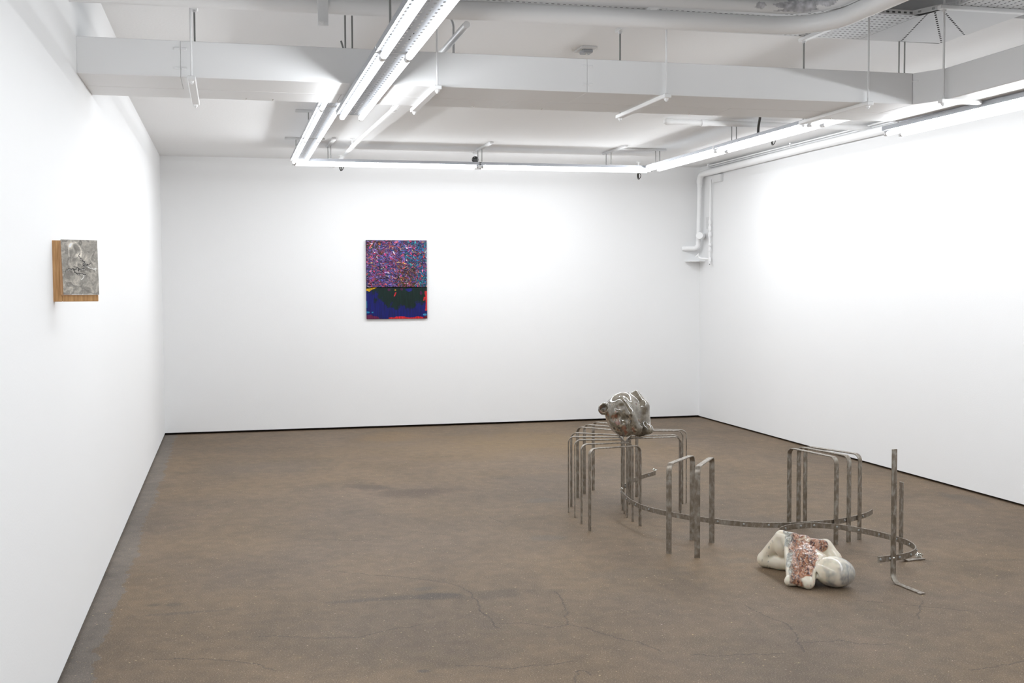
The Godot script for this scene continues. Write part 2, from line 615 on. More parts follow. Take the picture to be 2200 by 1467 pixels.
func stain(px: PackedByteArray, b: PackedByteArray, c: PackedByteArray, s: Array) -> void:
	var o := floor_px(s[0], s[1])
	var rx: float = s[2] / (FX1 - FX0) * FW * 1.5
	var ry: float = s[3] / (FZ1 - FZ0) * FH * 1.5
	for y in range(maxi(0, int(o.y - ry)), mini(FH, int(o.y + ry) + 1)):
		for x in range(maxi(0, int(o.x - rx)), mini(FW, int(o.x + rx) + 1)):
			var i := y * FW + x
			var dx := (x - o.x) / rx * 1.5
			var dy := (y - o.y) / ry * 1.5
			var r := sqrt(dx * dx + dy * dy) + (b[i] / 255.0 - 0.5) * 1.1 + (c[i] / 255.0 - 0.5) * 0.5
			var t: float = clampf((1.15 - r) * 1.6, 0.0, 1.0) * s[4] * (0.7 + 0.6 * c[i] / 255.0)
			for k in 3:
				px[i * 3 + k] = int(lerpf(px[i * 3 + k], s[5 + k], clampf(t, 0, 1)))


func crack(px: PackedByteArray, l: Array) -> void:
	var rng := RandomNumberGenerator.new()
	rng.seed = int(l[0][0] * 1000) + 7
	for i in l.size() - 1:
		var a := floor_px(l[i][0], l[i][1])
		var b := floor_px(l[i + 1][0], l[i + 1][1])
		var n := int(a.distance_to(b) * 1.6) + 1
		var off := 0.0
		for k in n:
			off = clampf(off + rng.randf_range(-0.7, 0.7), -3.0, 3.0)
			var p := a.lerp(b, float(k) / n) + (b - a).normalized().orthogonal() * off * sin(PI * k / n)
			var x := int(p.x)
			var y := int(p.y)
			if x < 0 or y < 0 or x >= FW or y >= FH:
				continue
			var j := (y * FW + x) * 3
			var f := rng.randf_range(0.68, 0.90)
			for q in 3:
				px[j + q] = int(px[j + q] * f)


# ================= lamps =================
func make_batten(length: float, label: String, group: String) -> Node3D:
	# origin: middle of the run's start, at the height of the tube centres; the batten runs along +z
	var t := thing("fluorescent_batten", Vector3.ZERO, label, "lamp", group)
	var st := mb()
	var w := 0.077
	var lid := 0.0168
	perforated(st, Vector3(-w, lid, 0.01), Vector3.BACK, Vector3.RIGHT, length - 0.02, w * 2, 0.05, 0.0257, 0.016, 0.008, Vector3.DOWN)
	for s in [-1.0, 1.0]:
		var a := Vector3(s * w, lid, 0.01)
		var b := Vector3(s * w, lid, length - 0.01)
		quad(st, a, b, b + Vector3(0, 0.026, 0), a + Vector3(0, 0.026, 0), Vector3(s, 0, 0))
		quad(st, a + Vector3(0, 0.026, 0), b + Vector3(0, 0.026, 0), b + Vector3(-s * 0.012, 0.026, 0), a + Vector3(-s * 0.012, 0.026, 0), Vector3.UP)
	obj("perforated_tray", st, M.galvanised, t)
	for s in [-1.0, 1.0]:
		var x: float = s * 0.049
		st = mb()
		lathe(st, Vector3(x, 0, 0.032), Vector3.BACK, [[0.0, 0.0], [0.0, 0.0135], [0.004, 0.0145], [length - 0.068, 0.0145], [length - 0.064, 0.0135], [length - 0.064, 0.0]], 16)
		var tb := obj("tube", st, M.tube_glow, t)
		for e in [0.0, 1.0]:
			st = mb()
			lathe(st, Vector3(x, 0, 0.018 if e == 0.0 else length - 0.032), Vector3.BACK, [[0.0, 0.0], [0.0, 0.0125], [0.0138, 0.0125], [0.0138, 0.0]], 12)
			obj("end_cap", st, M.end_cap, tb)
			st = mb()
			var zc: float = 0.009 if e == 0.0 else length - 0.009
			box(st, Vector3(x - 0.011, -0.012, zc - 0.0085), Vector3(x + 0.011, 0.0166, zc + 0.0085), 0.003)
			obj("lampholder", st, M.white_plastic, t)
		for way in 2:
			# each tube throws light downwards and out to its side; the tray shades the ceiling right above
			var l := AreaLight3D.new()
			l.name = "tube_light"
			l.area_size = Vector2(0.024 if way == 0 else 0.006, length - 0.07)
			l.light_energy = (TUBE_DOWN if way == 0 else TUBE_SIDE) * length / 1.6
			l.light_color = Color(0.968, 0.984, 1.0)
			l.shadow_enabled = true
			l.area_range = 20.0
			l.area_attenuation = 2.0
			l.position = Vector3(x, -0.0175, length / 2) if way == 0 else Vector3(x + s * 0.0172, 0.0112, length / 2)
			l.basis = Basis(Vector3.RIGHT, Vector3.FORWARD, Vector3.UP) if way == 0 else Basis(Vector3(0, s, 0), Vector3.FORWARD, Vector3(-s, 0, 0)).orthonormalized()
			t.add_child(l, true)
	return t


func build_battens() -> void:
	var g := "fluorescent battens of the ceiling runs"
	var far_y := 2.545
	var near_y := 2.333
	# [start, turn, length, label]
	var rows := []
	for i in 2:
		rows.append([Vector3(0.57 + 1.70 * i, far_y, 1.243), PI / 2, 1.70, "twin-tube batten along the back wall, the one towards the " + ["bracket picture", "corner pipes"][i]])
	for i in 3:
		var end: String = [", at the back corner", ", middle one of three", ", next to the duct"][i]
		var z := 1.335 + 1.575 * i
		rows.append([Vector3(0.627, far_y, z), 0.0, 1.575 if i < 2 else 1.25, "high twin-tube batten on the bracket picture's side" + end])
		rows.append([Vector3(3.95, far_y, z), 0.0, 1.575 if i < 2 else 1.25, "high twin-tube batten on the corner pipes' side" + end])
	for i in 5:
		var end: String = [", its end just behind the duct", ", second in front of the duct", ", third in front of the duct", ", fourth in front of the duct", ", fifth in front of the duct"][i]
		rows.append([Vector3(0.642, near_y, 5.60 + 1.66 * i), 0.0, 1.66, "low twin-tube batten on the bracket picture's side" + end])
		rows.append([Vector3(3.825, near_y, 5.62 + 1.66 * i), 0.0, 1.66, "low twin-tube batten below the duct elbow" + end])
	var made := {}
	for r in rows:
		var o: Node3D
		var key := "%.2f" % r[2]
		if made.has(key):
			o = made[key].duplicate()
			o.name = numbered("fluorescent_batten")
			add_child(o)
			o.set_meta("label", r[3])
		else:
			o = make_batten(r[2], r[3], g)
			made[key] = o
		o.position = r[0]
		o.rotation = Vector3(0, r[1], 0)
	# added black strip on the trays by the elbow, standing in for a shaded gap
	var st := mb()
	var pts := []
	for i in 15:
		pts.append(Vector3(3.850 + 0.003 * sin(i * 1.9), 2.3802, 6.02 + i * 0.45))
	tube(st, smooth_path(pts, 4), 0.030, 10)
	var c := obj("gap_shade_strip", st, M.black_rubber, self)
	tag(c, "added black strip in the low batten tray, standing in for a shaded gap", "cable")


# ================= ducts =================
func build_duct() -> void:
	var y0 := 2.382
	var y1 := 2.542
	var z0 := 6.055
	var z1 := 6.372
	var t := thing("ventilation_duct", Vector3(0, 0, 0), "white flat rectangular ventilation duct crossing the room and turning at an elbow", "duct")
	var ends := [XL, -0.190, 1.700, 3.468]
	for i in 3:
		var st := mb()
		box(st, Vector3(ends[i] + (0.0 if i == 0 else 0.0005), y0, z0), Vector3(ends[i + 1] - 0.0005, y1, z1), 0.0015)
		obj("duct_section", st, M.duct_paint, t)
	for x in [-0.190, 1.700]:
		for y in [2.420, 2.506]:
			for s in [-1.0, 1.0]:
				var st := mb()
				box(st, Vector3(x + s * 0.016 - 0.012, y - 0.006, z1 - 0.001), Vector3(x + s * 0.016 + 0.012, y + 0.006, z1 + 0.005), 0.002)
				obj("joint_clip", st, M.duct_paint, t)
	var st := mb()
	extrude_poly(st, [Vector2(3.470, z0), Vector2(3.722, z0), Vector2(3.80, 6.14), Vector2(3.80, 6.528), Vector2(3.548, 6.528), Vector2(3.470, z1)], y0, y1)
	obj("elbow", st, M.duct_paint, t)
	st = mb()
	box(st, Vector3(3.548, y0, 6.5312), Vector3(3.80, y1, 8.4), 0.003)
	obj("duct_section", st, M.duct_paint, t)
	st = mb()
	box(st, Vector3(3.548, y0, 8.4024), Vector3(3.80, y1, 11.0), 0.003)
	obj("duct_section", st, M.duct_paint, t)
	for y in [2.500]:
		st = mb()
		bbox(st, Transform3D(Basis(Vector3.UP, -1.1), Vector3(3.474, y, 6.378)), Vector3(0.05, 0.010, 0.006), 0.002)
		obj("joint_clip", st, M.duct_paint, t)
	# the flat trunking that runs behind the duct at the same height
	var k := thing("cable_trunking", Vector3.ZERO, "white flat trunking running directly behind the ventilation duct", "trunking")
	var bounds := [XL, 0.55, 1.40, 2.60, 3.80]
	for i in 4:
		st = mb()
		box(st, Vector3(bounds[i] + (0.0 if i == 0 else 0.001), y0, 5.787), Vector3(bounds[i + 1] - 0.001, y1, 6.049), 0.002)
		obj("cover_section", st, M.duct_paint, k)
	for x in [0.10, 0.23, 1.25, 1.62, 2.45, 3.30]:
		st = mb()
		lathe(st, Vector3(x, y0 + 0.001, 5.83), Vector3.DOWN, [[0.0, 0.006], [0.003, 0.005], [0.005, 0.0]], 8)
		obj("screw", st, M.chrome, k)


func build_cable_tray() -> void:
	var t := thing("cable_tray", Vector3.ZERO, "wide perforated metal cable tray with flanged edges, bending above the duct elbow", "cable tray")
	var y := 2.850
	var m: Material = M.grey_metal_paint
	var st := mb()
	perforated(st, Vector3(XL + 0.01, y, 5.73), Vector3.RIGHT, Vector3.BACK, 3.53 - XL - 0.01, 0.60, 0.030, 0.05, 0.015, 0.009, Vector3.DOWN)
	obj("perforated_sheet", st, m, t)
	st = mb()
	perforated(st, Vector3(3.587, y, 6.56), Vector3.BACK, Vector3.RIGHT, 3.4, 0.463, 0.030, 0.0463, 0.015, 0.009, Vector3.DOWN)
	obj("perforated_sheet", st, m, t)
	# elbow sheet: plain fans with slotted strips between them
	st = mb()
	var inner := [Vector2(3.532, 6.33), Vector2(3.545, 6.362), Vector2(3.556, 6.412), Vector2(3.566, 6.462), Vector2(3.576, 6.512), Vector2(3.587, 6.556)]
	var outer := [Vector2(3.532, 5.732), Vector2(3.79, 5.732), Vector2(4.048, 5.745), Vector2(4.05, 5.96), Vector2(4.05, 6.30), Vector2(4.05, 6.556)]
	var slotted := [0.0, 1.0, 2.0, 3.0, 4.0]
	for i in 5:
		var a: Vector2 = inner[i]
		var b: Vector2 = outer[i]
		var c: Vector2 = outer[i + 1]
		var d: Vector2 = inner[i + 1]
		if i in [1, 2, 3]:
			# a row of slots along the edge a-b
			var n := 16
			var dir := (b - a)
			var wide := 0.020
			var side := Vector2(-dir.y, dir.x).normalized()
			if side.dot((c + d) / 2 - (a + b) / 2) < 0:
				side = -side
			var e1 := a + (d - a) * 0.5
			var e2 := b + side * wide
			for k in n:
				var p0 := a.lerp(b, float(k) / n)
				var p1 := a.lerp(b, float(k + 1) / n)
				var q0 := e1.lerp(e2, float(k) / n)
				var q1 := e1.lerp(e2, float(k + 1) / n)
				var P := [p0, p1, q1, q0]
				var ctr: Vector2 = (p0 + p1 + q0 + q1) / 4
				var Q := []
				for w in P:
					Q.append(ctr + (w - ctr) * Vector2(0.62, 0.62))
				Q = [ctr + (p0 - ctr) * 0.55, ctr + (p1 - ctr) * 0.55, ctr + (q1 - ctr) * 0.55, ctr + (q0 - ctr) * 0.55]
				for w in 4:
					var l := (w + 1) % 4
					quad(st, flat3(P[w], y), flat3(P[l], y), flat3(Q[l], y), flat3(Q[w], y), Vector3.DOWN)
			a = e1
			b = e2
		quad(st, flat3(a, y), flat3(b, y), flat3(c, y), flat3(d, y), Vector3.DOWN)
	obj("elbow_sheet", st, m, t)
	# dark sheet added above the tray, standing in for shade behind the slots
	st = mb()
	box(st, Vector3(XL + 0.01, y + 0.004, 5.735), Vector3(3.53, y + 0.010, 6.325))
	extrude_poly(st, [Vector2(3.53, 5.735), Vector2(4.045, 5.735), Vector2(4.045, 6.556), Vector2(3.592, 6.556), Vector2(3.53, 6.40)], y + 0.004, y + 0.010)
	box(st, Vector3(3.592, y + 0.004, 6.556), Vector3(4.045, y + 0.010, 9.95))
	obj("slot_shade_sheet", st, M.slot_shade_grey, t)
	# flanges
	st = mb()
	perforated(st, Vector3(XL + 0.01, y, 6.33), Vector3.RIGHT, Vector3.UP, 3.49 - XL, 0.026, 0.034, 0.026, 0.017, 0.010, Vector3.BACK, false)
	obj("flange", st, m, t)
	st = mb()
	quad(st, Vector3(XL + 0.01, y, 5.73), Vector3(4.05, y, 5.73), Vector3(4.05, y + 0.026, 5.73), Vector3(XL + 0.01, y + 0.026, 5.73), Vector3.FORWARD)
	obj("flange", st, m, t)
	st = mb()
	var along := Vector3(0.094, 0, 0.226).normalized()
	perforated(st, Vector3(3.493, y, 6.33), along, Vector3.UP, 0.245, 0.026, 0.08, 0.026, 0.018, 0.010, Vector3(-0.92, 0, 0.38), false)
	obj("flange", st, m, t)
	st = mb()
	perforated(st, Vector3(3.587, y, 6.556), Vector3.BACK, Vector3.UP, 3.4, 0.026, 0.034, 0.026, 0.017, 0.010, Vector3.LEFT, false)
	obj("flange", st, m, t)
	st = mb()
	quad(st, Vector3(4.05, y, 5.73), Vector3(4.05, y, 9.96), Vector3(4.05, y + 0.026, 9.96), Vector3(4.05, y + 0.026, 5.73), Vector3.RIGHT)
	obj("flange", st, m, t)


func flat3(p: Vector2, y: float) -> Vector3:
	return Vector3(p.x, y, p.y)


func strut(st: SurfaceTool, a: Vector3, b: Vector3, w := 0.036, h := 0.020) -> void:
	# a channel from a to b, both at the middle of its top face
	var d := (b - a)
	var x := d.normalized()
	var z := x.cross(Vector3.UP).normalized()
	bbox(st, Transform3D(Basis(x, Vector3.UP, z), (a + b) / 2 - Vector3(0, h / 2, 0)), Vector3(d.length(), h, w), 0.003)


func nut(st: SurfaceTool, at: Vector3) -> void:
	lathe(st, at, Vector3.DOWN, [[0.0, 0.0], [0.0, 0.013], [0.003, 0.013], [0.003, 0.010], [0.011, 0.010], [0.011, 0.005], [0.016, 0.005], [0.016, 0.0]], 6)


func build_hangers() -> void:
	var g := "trapeze hangers of the duct and cable tray"
	var xs := [-0.143, 0.960, 2.095, 3.195]
	var says := ["white trapeze hanger under the duct at its end by the picture bracket's wall", "white trapeze hanger under the duct next to the low battens", "white trapeze hanger under the duct at the middle of its span", "white trapeze hanger under the duct just before the elbow"]
	for i in 4:
		var x: float = xs[i]
		var t := thing("trapeze_hanger", Vector3(x, 2.362, 6.40), says[i], "hanger", g)
		var st := mb()
		strut(st, Vector3(0, 0.020, 0.025), Vector3(0, 0.020, -0.71))
		obj("strut", st, M.white_metal_paint, t)
		st = mb()
		strut(st, Vector3(0, 0.4876, 0.03), Vector3(0, 0.4876, -0.72))
		obj("strut", st, M.white_metal_paint, t)
		st = mb()
		tube(st, [Vector3(0, -0.012, 0.0), Vector3(0, HV - 2.362, 0.0)], 0.005, 8)
		obj("rod", st, M.white_metal_paint, t)
		st = mb()
		tube(st, [Vector3(0, -0.012, -0.685), Vector3(0, HN - 2.362, -0.685)], 0.005, 8)
		obj("rod", st, M.rod_steel, t)
		for z in [0.0, -0.685]:
			st = mb()
			nut(st, Vector3(0, 0.0, z))
			obj("nut", st, M.white_metal_paint, t)
			st = mb()
			nut(st, Vector3(0, 0.4676, z))
			obj("nut", st, M.white_metal_paint, t)
	# the one past the elbow, across the duct
	var e := thing("trapeze_hanger", Vector3(3.522, 2.362, 6.56), "white trapeze hanger across the duct and tray just past the elbow", "hanger", g)
	var st := mb()
	strut(st, Vector3(-0.02, 0.020, 0), Vector3(0.212, 0.020, 0))
	obj("strut", st, M.white_metal_paint, e)
	st = mb()
	strut(st, Vector3(-0.03, 0.4876, 0), Vector3(0.60, 0.4876, 0))
	obj("strut", st, M.white_metal_paint, e)
	st = mb()
	tube(st, [Vector3(0, -0.012, 0), Vector3(0, HV - 2.362, 0)], 0.0058, 8)
	obj("rod", st, M.white_metal_paint, e)
	st = mb()
	tube(st, [Vector3(0.56, 0.45, 0), Vector3(0.56, HV - 2.362, 0)], 0.0055, 8)
	obj("rod", st, M.rod_steel, e)
	for y in [0.0, 0.4676]:
		st = mb()
		nut(st, Vector3(0, y, 0))
		obj("nut", st, M.white_metal_paint, e)
	# lamp hangers: a strut on the ceiling and a pair of rods down to the batten tray
	var lg := "strut and rod hangers of the lamp runs"
	var far_top := 2.545 + 0.0428
	var back_says := ["strut and rod lamp hanger before the back wall, at the bracket picture's corner", "strut and rod lamp hanger beside the black round sensor", "strut and rod lamp hanger before the back wall, at the corner pipes' end"]
	var bx := [0.90, 2.282, 3.535]
	for i in 3:
		var t := thing("lamp_hanger", Vector3(bx[i], far_top, 1.243), back_says[i], "hanger", lg)
		st = mb()
		strut(st, Vector3(0, HC - far_top, -0.14), Vector3(0, HC - far_top, 0.50), 0.036, 0.018)
		obj("strut", st, M.grey_metal_paint, t)
		st = mb()
		box(st, Vector3(-0.02, 0.0002, -0.075), Vector3(0.02, 0.003, 0.075))
		obj("cross_plate", st, M.grey_metal_paint, t)
		for z in [-0.012, 0.012]:
			st = mb()
			tube(st, [Vector3(z * 0.7, 0.003, z * 4.0), Vector3(z * 0.7, HC - far_top - 0.017, z * 4.0)], 0.004, 6)
			obj("rod", st, M.rod_steel, t)
	var side := [[0.627, 1.66, "strut and rod lamp hanger on the bracket picture's side, next to the back corner"], [0.627, 3.24, "strut and rod lamp hanger on the bracket picture's side, nearer the duct"], [3.95, 1.52, "strut and rod lamp hanger on the corner pipes' side, next to the back corner"], [3.95, 3.20, "strut and rod lamp hanger below the capped white ceiling pipe"]]
	for r in side:
		var t := thing("lamp_hanger", Vector3(r[0], far_top, r[1]), r[2], "hanger", lg)
		var right: bool = r[0] > 2.0
		st = mb()
		strut(st, Vector3(-0.40 if right else -0.14, HC - far_top, 0), Vector3(0.06 if right else 0.20, HC - far_top, 0), 0.036, 0.018)
		obj("strut", st, M.grey_metal_paint, t)
		st = mb()
		box(st, Vector3(-0.075, 0.0002, -0.02), Vector3(0.075, 0.003, 0.02))
		obj("cross_plate", st, M.grey_metal_paint, t)
		for x in [-0.045, -0.005]:
			st = mb()
			tube(st, [Vector3(x, 0.003, 0), Vector3(x, HC - far_top - 0.017, 0)], 0.004, 6)
			obj("rod", st, M.rod_steel, t)
	# rods that carry the low battens
	var rods := [[0.602, 5.74, HN, "grey threaded rod pair behind the duct, over the low battens by the conduit"], [0.598, 7.44, HV, "grey threaded rod pair in front of the duct, over the low battens"], [3.786, 5.74, HN, "grey threaded rod pair behind the duct elbow"]]
	for r in rods:
		var t := thing("rod_pair", Vector3(r[0], 2.335, r[1]), r[3], "rod", lg)
		for x in ([0.0, 0.036] if r[1] < 6 else [0.0, 0.072]):
			st = mb()
			tube(st, [Vector3(x, 0.020, 0), Vector3(x, r[2] - 2.335, 0)], 0.0045, 8)
			obj("rod", st, M.rod_steel, t)
	for r in [[0.604, 0.03], [0.697, -0.08]]:
		st = mb()
		var b := Vector3(r[0], 2.542, 5.90)
		tube(st, [b, b + Vector3(-r[1] * 1.3, 0.13, 0)], 0.0048, 8)
		var o := obj("bolt_stub", st, M.rod_steel, self)
		tag(o, "short grey bolt stub on the trunking, " + ("between the rod pair" if r[1] > 0 else "beside the rod pair"), "bolt", "bolt stubs on the trunking")


# ================= pipes =================
func build_overhead_pipes() -> void:
	# two big pipes side by side that cross the room and turn towards the camera
	var low := [Vector3(XL + 0.002, 2.679, 6.6), Vector3(0.433, 2.681, 6.6), Vector3(1.27, 2.689, 6.6)]
	low.append_array(arc(Vector3(2.536, 2.694, 6.6), Vector3(2.813, 2.694, 6.6), Vector3(2.813, 2.694, 6.877), 12))
	low.append(Vector3(2.813, 2.694, 10.5))
	var t := thing("heating_pipe", Vector3.ZERO, "thick white painted pipe under its twin, bending with a clamp strap above the batten", "pipe", "pair of thick overhead pipes")
	var st := mb()
	tube(st, low, 0.0430, 24)
	obj("pipe", st, M.white_metal_paint, t)
	st = mb()
	var hb := Vector3(0.416, 2.62, 6.652)
	bbox(st, Transform3D(Basis(), hb + Vector3(0, 0.03, 0)), Vector3(0.046, 0.15, 0.008), 0.002)
	obj("clamp_strap", st, M.white_metal_paint, t)
	st = mb()
	lathe(st, Vector3(0.410, 2.592, 6.656), Vector3.BACK, [[0.0, 0.013], [0.004, 0.013], [0.004, 0.009], [0.011, 0.009], [0.011, 0.005], [0.018, 0.005], [0.018, 0.0]], 6)
	obj("bolt", st, M.white_metal_paint, t)
	# the upper one, with flaked paint
	var up := [Vector3(XL + 0.002, 2.776, 6.63), Vector3(1.27, 2.778, 6.63)]
	up.append_array(arc(Vector3(2.55, 2.780, 6.63), Vector3(2.80, 2.780, 6.63), Vector3(2.80, 2.780, 6.88), 12))
	up.append(Vector3(2.80, 2.780, 10.5))
	var total := 0.0
	for i in up.size() - 1:
		total += (up[i + 1] - up[i]).length()
	var im := Image.create(2048, 64, false, Image.FORMAT_RGB8)
	im.fill(Color(0.90, 0.90, 0.90))
	var fn := noise(0.02, 41, 4)
	var gn := noise(0.09, 42, 3)
	for x in 2048:
		var s := x / 2048.0 * total
		for y in 64:
			var v := y / 64.0
			var ragged := fn.get_noise_2d(x * 1.6, y * 7.0) * 0.34
			var far := 9.0
			# flakes: centre along the pipe, centre round it, half sizes
			for f in [[3.09, 0.94, 0.024, 0.09], [3.300, 0.95, 0.12, 0.15], [3.43, 0.99, 0.11, 0.12]]:
				var dv: float = absf(fposmod(v - f[1] + 0.5, 1.0) - 0.5)
				far = minf(far, sqrt(pow((s - f[0]) / f[2], 2) + pow(dv / f[3], 2)))
			if far + ragged * 2.0 < 1.0:
				var k := 0.70 + 0.18 * gn.get_noise_2d(x, y)
				im.set_pixel(x, y, Color(k, k, k * 1.02))
	var m: StandardMaterial3D = M.white_metal_paint.duplicate()
	m.resource_name = "flaked_pipe_paint"
	m.albedo_color = Color(1, 1, 1)
	m.albedo_texture = ImageTexture.create_from_image(im)
	var u := thing("heating_pipe", Vector3.ZERO, "thick white painted pipe above its twin with flaked paint baring grey patches", "pipe", "pair of thick overhead pipes")
	st = mb()
	tube(st, up, 0.0380, 24, true, total)
	obj("pipe", st, m, u)
	# a conduit along the room
	var c := thing("ceiling_conduit", Vector3.ZERO, "thin white conduit running lengthwise under the ceiling, with saddle clips", "pipe")
	st = mb()
	tube(st, [Vector3(1.045, 2.655, 0.02), Vector3(1.06, 2.652, 2.0), Vector3(1.115, 2.652, 4.0), Vector3(1.09, 2.652, 5.6), Vector3(1.085, 2.652, 6.48)], 0.0165, 14)
	obj("pipe", st, M.white_metal_paint, c)
	for z in [1.72, 3.86]:
		var x: float = 1.056 if z < 2 else 1.112
		st = mb()
		lathe(st, Vector3(x, 2.652, z - 0.012), Vector3.BACK, [[0.0, 0.0165], [0.0, 0.022], [0.024, 0.022], [0.024, 0.0165]], 14)
		box(st, Vector3(x - 0.005, 2.670, z - 0.006), Vector3(x + 0.005, HC, z + 0.006))
		box(st, Vector3(x - 0.022, HC - 0.006, z - 0.016), Vector3(x + 0.022, HC, z + 0.016), 0.002)
		obj("saddle_clip", st, M.white_metal_paint, c)
	# small bent conduit behind the duct
	st = mb()
	var bent := [Vector3(1.09, 2.850, 5.80)]
	bent.append_array(arc(Vector3(1.105, 2.850, 5.80), Vector3(1.155, 2.850, 5.80), Vector3(1.155, 2.790, 5.80), 6))
	bent.append(Vector3(1.155, 2.542, 5.80))
	tube(st, bent, 0.0065, 10)
	var b := obj("bent_conduit", st, M.grey_metal_paint, self)
	tag(b, "thin grey conduit bending down behind the duct near the lengthwise conduit", "pipe")
	# a pipe from the right-hand wall, ending in a capped elbow
	var p := thing("ceiling_pipe", Vector3.ZERO, "white capped pipe under the ceiling behind the duct, ending in a round cap", "pipe")
	st = mb()
	tube(st, [Vector3(3.26, 2.688, 3.47), Vector3(XR, 2.688, 3.47)], 0.0215, 14)
	obj("pipe", st, M.white_metal_paint, p)
	st = mb()
	lathe(st, Vector3(3.262, 2.688, 3.47), Vector3.LEFT, [[-0.03, 0.0], [-0.03, 0.026], [0.0, 0.027], [0.02, 0.024], [0.034, 0.014], [0.038, 0.0]], 14)
	obj("end_cap", st, M.white_metal_paint, p)
	st = mb()
	lathe(st, Vector3(3.53, 2.688, 3.47), Vector3.RIGHT, [[0.0, 0.0215], [0.0, 0.027], [0.035, 0.027], [0.035, 0.024], [0.05, 0.024], [0.05, 0.0215]], 14)
	obj("coupling", st, M.white_metal_paint, p)
	st = mb()
	tube(st, smooth_path([Vector3(3.86, 2.72, 3.80), Vector3(3.862, 2.69, 3.79), Vector3(3.875, 2.64, 3.74), Vector3(3.91, 2.598, 3.66)], 6), 0.010, 8)
	var k := obj("lamp_cable", st, M.grey_cable, self)
	tag(k, "short dark grey cable drooping from the ceiling onto a batten", "cable")


